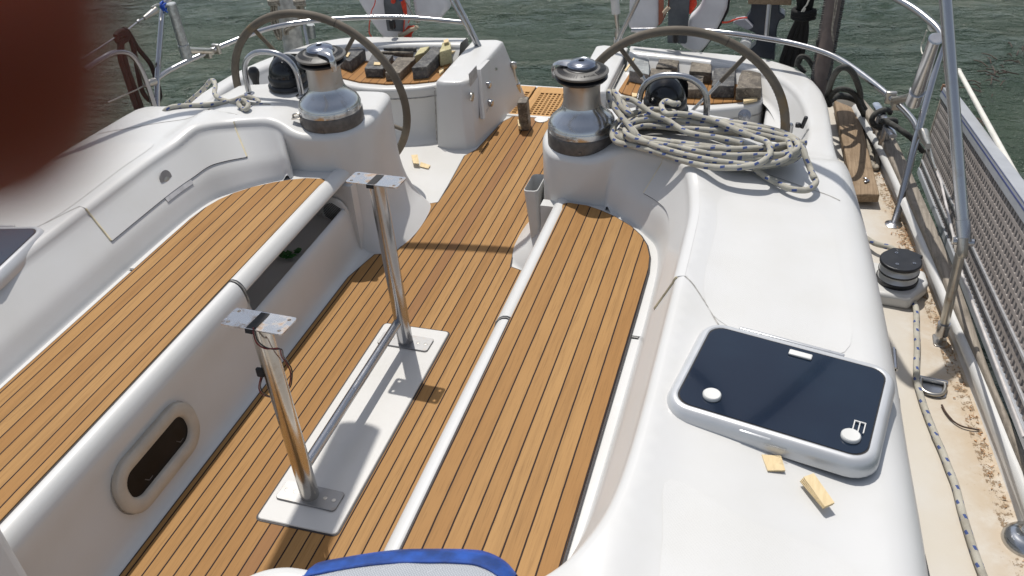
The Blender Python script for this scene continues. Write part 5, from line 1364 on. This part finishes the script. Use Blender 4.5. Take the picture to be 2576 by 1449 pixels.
m = MB(); P = [PY(*M2(*p), 4.45) for p in ((1040, 960), (1060, 870), (1100, 820), (1180, 835), (1250, 920), (1300, 1030), (1320, 1160))]
m.tube(cr([p - P[0] for p in P], 6), .013, 8); m.tube(cr([PY(*M2(*p), 4.45) - P[0] for p in ((1040, 930), (1100, 990), (1160, 1050))], 4), .012, 8); o = m.build('dark_hose', DKROPE, loc=P[0]); tag(o, 'dark bent hose arching between the black rope and the wrapped pole', 'hose')

# white stern post with grey hanging ropes at left
ps = empty('stern_post', PY(735, 150, 4.75), 'white painted post with rust marks behind the left stern rail', 'post')
m = MB(); A = PY(*E2(545, -150), 4.85); B = PY(*E2(650, 480), 4.78); m.tube([A - ps.location, B - ps.location], [.062, .062], 20); m.build('post_tube', plain('chipped_white_paint', (.50, .49, .45), .55, 0, .3, 25, .2), ps)
m = MB(); m.tube([PY(*E2(660, -60), 4.72) - ps.location, PY(*E2(730, 200), 4.70) - ps.location, PY(*E2(775, 420), 4.66) - ps.location], .0125, 12); m.build('inner_tube', STEEL, ps)
m = MB(); m.tube([PY(*E2(800, 230), 4.86) - ps.location, PY(*E2(815, 350), 4.86) - ps.location], .024, 14); m.build('short_tube', GALV, ps)
for (x0, x1, xb, yb, lab, na) in ((425, 490, 500, 375, 'grey rope coil hanging left of the white stern post', 8), (660, 735, 560, 330, 'grey rope coil hanging in front of the white stern post', 6)):
    hr = empty('hanging_rope_coil', PY(*E2((x0 + x1) / 2, 60), 4.66), lab, 'rope', 'grey rope coils'); oc = hr.location
    m = MB()
    for k in range(na):
        f = k / (na - 1); yy = 4.66 + .012 * (k % 3)
        P = [E2(x0 + (x1 - x0) * f, -60), E2(x0 + 8 + (x1 - x0 - 16) * f, 40), E2(x0 + (x1 - x0) * f * 1.0 + (xb - 460) * .2, 200), E2(x0 + (xb - x0) * .8 + (x1 - x0) * (f - .3), yb - 60 + 20 * math.sin(k)), E2(xb + 30 * math.sin(PI * f), yb - 10 * f)]
        m.tube(cr([PY(*p, yy) - oc for p in P], 5), .0055, 7)
    m.build('strands', GREYROPE, hr, ang=80)
    m = MB(); c = PY(*E2((x0 + x1) / 2, 35), 4.65) - oc
    m.tube([c + Vector((.035 * math.cos(t), .02 * math.sin(t), .02 * (t / 12 - .5))) for t in [k * .5 for k in range(40)]], .0055, 7); m.build('binding', GREYROPE, hr, ang=80)

# backstay turnbuckles
def tb(L, y, label, white):
    Ps = [PY(*p, y) for p in L]; t = empty('backstay_turnbuckle', Ps[-1], label, 'turnbuckle', 'backstay turnbuckles'); o_ = -Ps[-1]
    m = MB(); m.tube([Ps[0] + o_, Ps[1] + o_], [.022, .024], 16); m.build('cover', GREYP if white else STEEL, t)
    m = MB(); m.tube([Ps[1] + o_, Ps[2] + o_, Ps[3] + o_], [.014, .011, .010], 12); m.build('screw', STEELD, t)
    m = MB(); m.tube([Ps[3] + o_, Ps[3].lerp(Ps[4], .5) + o_, Ps[4] + o_], [.013, .020, .016], 12); m.build('toggle', STEELD, t)
    m = MB(); m.box(Ps[4] + o_ + Vector((0, 0, -.01)), (.05, .012, .035)); m.build('chainplate', STEEL, t, bevel=.003)
def A3(x, y): return zc(1900, 0, 2.337, x, y)
tb([A3(1300, -60), A3(1318, 125), A3(1325, 200), A3(1335, 270), A3(1338, 365)], 4.82, 'white covered backstay turnbuckle behind the right wheel', True)
t2 = [A3(402, 960), A3(385, 780), A3(370, 700), A3(362, 640), A3(350, 590)]
tb(t2, 4.70, 'steel backstay turnbuckle beside the left quarter block', False)

# ================================================================= BIMINI LEG, GANGWAY
bo = PZ(2364, 858, .12)
bl = empty('bimini_frame', bo, 'stainless steel awning frame leg rising from the right side deck', 'awning frame')
def bx(u, v, x): return PX(u, v, x) - bo
J1 = bx(2425, 600, 1.86); J0 = Vector((0, 0, .045))
m = MB(); m.tube(cr([J0 + Vector((0, .0, .01)), J0.lerp(J1, .5), J0.lerp(J1, .86), bx(2421, 640, 1.862) , bx(2423, 598, 1.855)], 5), .0155, 16); m.build('lower_leg', STEELD, bl, ang=60)
up1 = bx(2378, -10, 1.70); dirr = (up1 - J1)
hinge = J1 + dirr * 1.45
m = MB(); m.tube([J1 + dirr * .03, up1, hinge], .0185, 18); m.build('upper_leg', STEEL, bl, ang=60)
m = MB(); m.tube([J1 - dirr * .015, J1 + dirr * .08], .0215, 18); m.tube([J1 + Vector((-.03, 0, -.012)), J1 + Vector((.03, 0, -.012))], .012, 12); m.box(J1 + Vector((-.012, 0, -.02)), (.012, .03, .05)); m.build('hinge_joint', STEEL, bl, ang=40)
m = MB(); m.tube([Vector((0, 0, .03)), J0 + (J1 - J0) * .09], .020, 16); m.build('end_socket', STEEL, bl)
m = MB(); m.prism(roundrect(.045, .07, .012, 3), 0, .004); m.box((0, 0, .02), (.012, .03, .035)); m.build('deck_mount', STEELD, bl, bevel=.003)
# the bow of the awning frame, above and out of view, casts the band of shade across the floor
hw = hinge + bo
bow = [(hw.x, hw.y, hw.z), (1.36, 3.1, 1.98), (1.22, 3.44, 2.05), (1.04, 3.62, 2.08), (.6, 3.79, 2.09), (0, 3.86, 2.09), (-.7, 3.80, 2.09), (-1.40, 3.62, 2.08), (-1.68, 3.45, 2.05), (-1.80, 3.2, 1.96)]
m = MB(); m.tube(cr([Vector(p) - bo for p in bow], 8), .026, 14); m.build('awning_bow', STEEL, bl, ang=60)
m = MB(); m.tube([Vector((-1.80, 3.2, 1.96)) - bo, Vector((-2.0, 2.4, 1.2)) - bo, Vector((-1.98, 1.9, .15)) - bo], .0175, 14); m.build('port_leg', STEEL, bl, ang=60)

dG = ray(2047, -237).normalized()
gA = PX(2357, 189, 2.09); gB = PX(2312, 434, 2.04)
gw = empty('gangway', gB, 'folded boarding gangway with grey wooden lattice and pale frame outside the right rail', 'gangway')
Lg = 2.9
ey = -dG; ez = (gA - gB); Wd = ez.length; ez = (ez - ey * ez.dot(ey)); Wd = ez.length; ez.normalize(); en = ey.cross(ez).normalized()
if en.x > 0: en = -en
def gp(a, b, c=0.): return ey * a + ez * b + en * c
def gbox(a0, a1, b0, b1, c0, c1, m):
    m.hexa([gp(a0, b0, c1), gp(a1, b0, c1), gp(a1, b1, c1), gp(a0, b1, c1)], [gp(a0, b0, c0), gp(a1, b0, c0), gp(a1, b1, c0), gp(a0, b1, c0)])
FR = plain('pale_alloy_frame', (.36, .375, .40), .45, .1, .06, 9)
m = MB(); gbox(0, Lg, -.004, .030, -.03, .012, m); m.build('lower_frame', FR, gw, bevel=.003)
m = MB(); gbox(0, Lg, Wd - .055, Wd, -.04, .014, m); ufr = m.build('upper_frame', FR, gw, bevel=.003)
m = MB(); gbox(.02, Lg, Wd - .024, Wd - .018, .0142, .0150, m); gbox(.15, Lg, Wd - .006, Wd - .004, .0142, .0150, m); m.build('blue_stripe', plain('faded_blue_stripe', (.06, .08, .22), .5), ufr)
m = MB(); gbox(0, .03, .03, Wd - .055, -.03, .008, m); m.build('end_frame', GREYWOOD, gw, bevel=.003)
m = MB(); px = .030; nb = int((Wd - .085) / .036)
b0, b1 = .030, Wd - .055
for k in range(1, nb): 
    b = b0 + (b1 - b0) * k / nb; gbox(.03, Lg, b - .0075, b + .0075, -.004, .004, m)
m.build('long_slats', LATT, gw, bevel=.001, seg=1)
m = MB(); k = 0; a = .05
while a < Lg: gbox(a - .0105, a + .0105, b0, b1, -.006, .0037, m); a += .042
m.build('cross_slats', LATT, gw)
m = MB(); gbox(.005, .03, Wd - .02, Wd + .012, -.02, .018, m); m.build('corner_bracket', planked('rusty_bracket', (.22, .10, .05), (.30, .2, .14)), gw)
for bb in (.075, .15):
    m = MB(); gbox(.03, Lg, bb - .006, bb + .006, .006, .014, m); m.build('side_channel', plain('grey_channel', (.42, .42, .43), .4, .3), gw, bevel=.002)
# chain
m = MB(); A = PX(*zc(3500, 0, 1.4495, 392, 270), 1.93); B = PX(*zc(3500, 0, 1.4495, 408, 420), 2.0)
for k in range(12):
    c = A.lerp(B, k / 11) - A; M_ = Matrix.Translation(c) @ Matrix.Rotation(PI / 2 * (k % 2) + .3, 4, 'Z') @ Matrix.Rotation(PI / 2, 4, 'X')
    m.tube([M_ @ Vector((.006 * math.cos(t), .011 * math.sin(t), 0)) for t in [j * PI / 5 for j in range(10)]], .0022, 6, closed=True)
o = m.build('chain', STEELD, loc=A); tag(o, 'short steel chain holding up the gangway end', 'chain')
# lifeline fittings at starboard
sf = empty('lifeline_turnbuckle', PX(*Z5(1190, 560), 1.83), 'brown stained lifeline screw fastened to the right stern rail post', 'turnbuckle'); o_ = sf.location
m = MB(); m.tube([PX(*Z5(*p), 1.84) - o_ for p in ((1190, 560), (1215, 640), (1240, 690))], [.022, .017, .012], 12); m.build('fork', STEELD, sf)
m = MB(); m.tube([PX(*Z5(*p), 1.85) - o_ for p in ((1240, 690), (1255, 760), (1290, 860), (1310, 915))], [.009, .009, .005, .005], 10); m.build('screw', STEELD, sf)
m = MB(); m.tube([PX(*Z5(1310, 915), 1.86) - o_, PX(*Z5(1360, 1030), 1.87) - o_, PX(2420, 690, 1.90) - o_, PX(2576, 1100, 1.96) - o_], .0045, 8); m.build('lifeline', plain('white_coated_wire', (.50, .47, .45), .5), sf)
rf = PX(*zc(3500, 0, 1.4495, 400, 235), 1.90); m = MB(); m.box((0, 0, 0), (.03, .035, .055)); m.tube([(0, -.02, .0), (.0, .03, .02)], .014, 10); o = m.build('lifeline_fitting', STEELD, loc=rf, bevel=.006); tag(o, 'rusty brown lifeline fitting at the top corner of the right stern rail', 'fitting')
m = MB(); A = PX(2413, 180, 2.12); B = PX(2620, 560, 2.12); m.tube([Vector((0, 0, 0)), B - A], .0115, 12); m.tube([Vector((0, 0, 0)), (A - B).normalized() * .02], .013, 10); o = m.build('white_pole', plain('white_painted_pole', (.66, .64, .58), .45, 0, .08), loc=A); tag(o, 'slim white pole lying beyond the gangway at the right edge', 'pole')
# floating reeds and twigs
m = MB(); rnd = random.Random(3)
for x0, y0, n_ in ((2515, 190, 14), (2470, 225, 8), (2560, 140, 8), (2475, 322, 6)):
    for k in range(n_):
        u = x0 + rnd.gauss(0, 16); v = y0 + rnd.gauss(0, 20); a = PZ(u, v, -.585); ang_ = rnd.uniform(0, PI); L = rnd.uniform(.03, .16)
        m.tube([a, a + Vector((math.cos(ang_) * L * .5, math.sin(ang_) * L * .5, .012)), a + Vector((math.cos(ang_) * L, math.sin(ang_) * L, .0))], .004, 5)
tag(m.build('floating_debris', TWIG, ang=20), kind='stuff')

# ================================================================= CUSHION at the lower edge
cu = empty('cushion', (.66, .93, .62), 'blue edged cushion with grey mesh top at the bottom edge of the picture', 'cushion')
zt = .690
edge = [PZ(*p, zt) for p in ((775, 1449), (779, 1424), (850, 1407), (980, 1388), (1080, 1385), (1180, 1387), (1225, 1396), (1265, 1418), (1292, 1449))]
edge = [e - Vector((.66, .93, .62)) + Vector((0, .022, 0)) for e in edge]
m = MB(); rows = []
for e in cr(edge, 5):
    f = Vector((e.x * .9, e.y - .35, e.z))
    row = []
    for k in range(7):
        t = math.radians(-90 + 30 * k); row.append(Vector((e.x, e.y - .050 + .052 * math.cos(t), e.z - .030 + .030 * math.sin(t))))
    rows.append(row)
m.grid(rows); m.build('blue_side', BLUE, cu, ang=70)
m = MB(); rows = []
ee = cr(edge, 5)
for i, e in enumerate(ee):
    fr = i / (len(ee) - 1); row = []
    for k in range(8):
        t = k / 7; y = e.y - .050 - t * .35
        row.append(Vector((e.x * (1 - .02 * t) + (-.0 if k else 0), y, e.z + .006 * math.sin(min(1, t * 3) * PI / 2) + .002 * noise.noise(Vector((e.x * 20, y * 20, 0))))))
    rows.append(row)
m.grid(rows); m.build('mesh_top', MESHF, cu, ang=70)
m = MB(); m.tube([Vector((e.x, e.y - .050, e.z + .001)) for e in ee], .0035, 8); m.build('piping', BLUE, cu)

# ================================================================= BOOM overhead (casts the shade on the floor panel)
bm_ = empty('boom', (-.40, 2.62, 2.2), 'round boom end overhead whose shade falls on the table base panel', 'boom')
m = MB(); sdir = Vector((-.209, .33, .92)) / .92
e0 = Vector((.045, 1.93, 0)) + sdir * 2.3; e1 = Vector((.095, 1.35, 0)) + sdir * 2.3
e2 = e0 + (e1 - e0).normalized() * 3.4
m.tube([e0 - bm_.location, e2 - bm_.location], .076, 24); m.build('boom_tube', plain('white_boom', (.7, .7, .7), .4), bm_)

# ================================================================= FINGER over the lens corner
def camp(u, v, d): r = ray(u, v); return CAM + r * (d / F)
hand = [  # (u, v, depth, radius) chains in front of the lens, all joined to one palm
    [(-165, 600, .037, .0034), (-175, 500, .037, .0066), (-202, 320, .037, .0086), (-240, 60, .037, .0090), (-300, -400, .039, .0096), (-460, -1000, .045, .0100), (-800, -1700, .065, .0100), (-1500, -2000, .11, .020)],
    [(-1500, -300, .075, .0078), (-1480, -700, .082, .0088), (-1400, -1150, .095, .0098), (-1500, -1650, .12, .018)],
    [(-2100, 100, .085, .0078), (-2150, -400, .092, .0088), (-2050, -950, .105, .0098), (-1950, -1600, .13, .018)],
    [(-2600, 300, .10, .0065), (-2650, -200, .11, .0075), (-2500, -800, .12, .0085), (-2300, -1500, .14, .016)]]
me = bpy.data.meshes.new('person'); vs = []; es = []; rad = []
palm = camp(-1900, -2000, .17); vs.append(palm); rad.append(.026)
wrist = camp(-2400, -2500, .26); vs.append(wrist); rad.append(.025); es.append((0, 1))
elbow = camp(-2600, -2600, .48); vs.append(elbow); rad.append(.036); es.append((1, 2))
thumb = [(-900, -2300, .16, .012), (-400, -2250, .14, .010), (0, -2100, .125, .0085)]
k = 0
for (u, v, d, r) in thumb: vs.append(camp(u, v, d)); rad.append(r); es.append((k, len(vs) - 1)); k = len(vs) - 1
for ch in hand:
    k = 0
    for (u, v, d, r) in ch[::-1]: vs.append(camp(u, v, d)); rad.append(r); es.append((k, len(vs) - 1)); k = len(vs) - 1
org = Vector(palm)
me.from_pydata([tuple(Vector(v) - org) for v in vs], es, []); me.materials.append(SKIN)
ho = bpy.data.objects.new('person', me); link(ho); ho.location = org
mo_ = ho.modifiers.new('skin', 'SKIN'); mo_.use_smooth_shade = True
for i, sv in enumerate(me.skin_vertices[0].data): sv.radius = (rad[i], rad[i]); sv.use_root = (i == 0)
sb = ho.modifiers.new('sub', 'SUBSURF'); sb.levels = 2; sb.render_levels = 2
dg = bpy.context.evaluated_depsgraph_get(); ev = bpy.data.meshes.new_from_object(ho.evaluated_get(dg)); ho.modifiers.clear(); ho.data = ev; ev.name = 'person'
if not ev.materials: ev.materials.append(SKIN)
tag(ho, 'blurred reddish fingertip held in front of the lens at the top left', 'person')

# ================================================================= LIGHT, CAMERA
sd = Vector((-.209, .33, .92)).normalized()
el = math.asin(sd.z); az = math.atan2(sd.x, sd.y)
w = bpy.data.worlds.new('World'); scn.world = w; w.use_nodes = True
nt = w.node_tree; bg = nt.nodes['Background']; sky = nt.nodes.new('ShaderNodeTexSky'); sky.sky_type = 'NISHITA'; sky.sun_disc = False
sky.sun_elevation = el; sky.sun_rotation = az; sky.altitude = 0; sky.air_density = 1.0; sky.dust_density = 1.2
hs = nt.nodes.new('ShaderNodeHueSaturation'); hs.inputs['Saturation'].default_value = .55
nt.links.new(sky.outputs[0], hs.inputs['Color']); nt.links.new(hs.outputs[0], bg.inputs[0]); bg.inputs[1].default_value = .13
L = bpy.data.lights.new('sun', 'SUN'); L.energy = 4.1; L.angle = math.radians(.53); L.color = (1, .955, .89)
lo = bpy.data.objects.new('sun', L); COL.objects.link(lo); lo.rotation_euler = sd.to_track_quat('Z', 'Y').to_euler(); lo.location = (0, 0, 10)

cam = bpy.data.cameras.new('camera'); co = bpy.data.objects.new('camera', cam); COL.objects.link(co)
cam.sensor_width = 36; cam.lens = F / 2576 * 36; cam.clip_start = .005; cam.clip_end = 1500
mw = W.to_4x4(); mw.translation = CAM; co.matrix_world = mw
cam.dof.use_dof = True; cam.dof.focus_distance = 3.1; cam.dof.aperture_fstop = 7.6
scn.camera = co
scn.view_settings.view_transform = 'Standard'; scn.view_settings.look = 'None'; scn.view_settings.gamma = 1; scn.view_settings.exposure = -.06
scn.cycles.max_bounces = 8
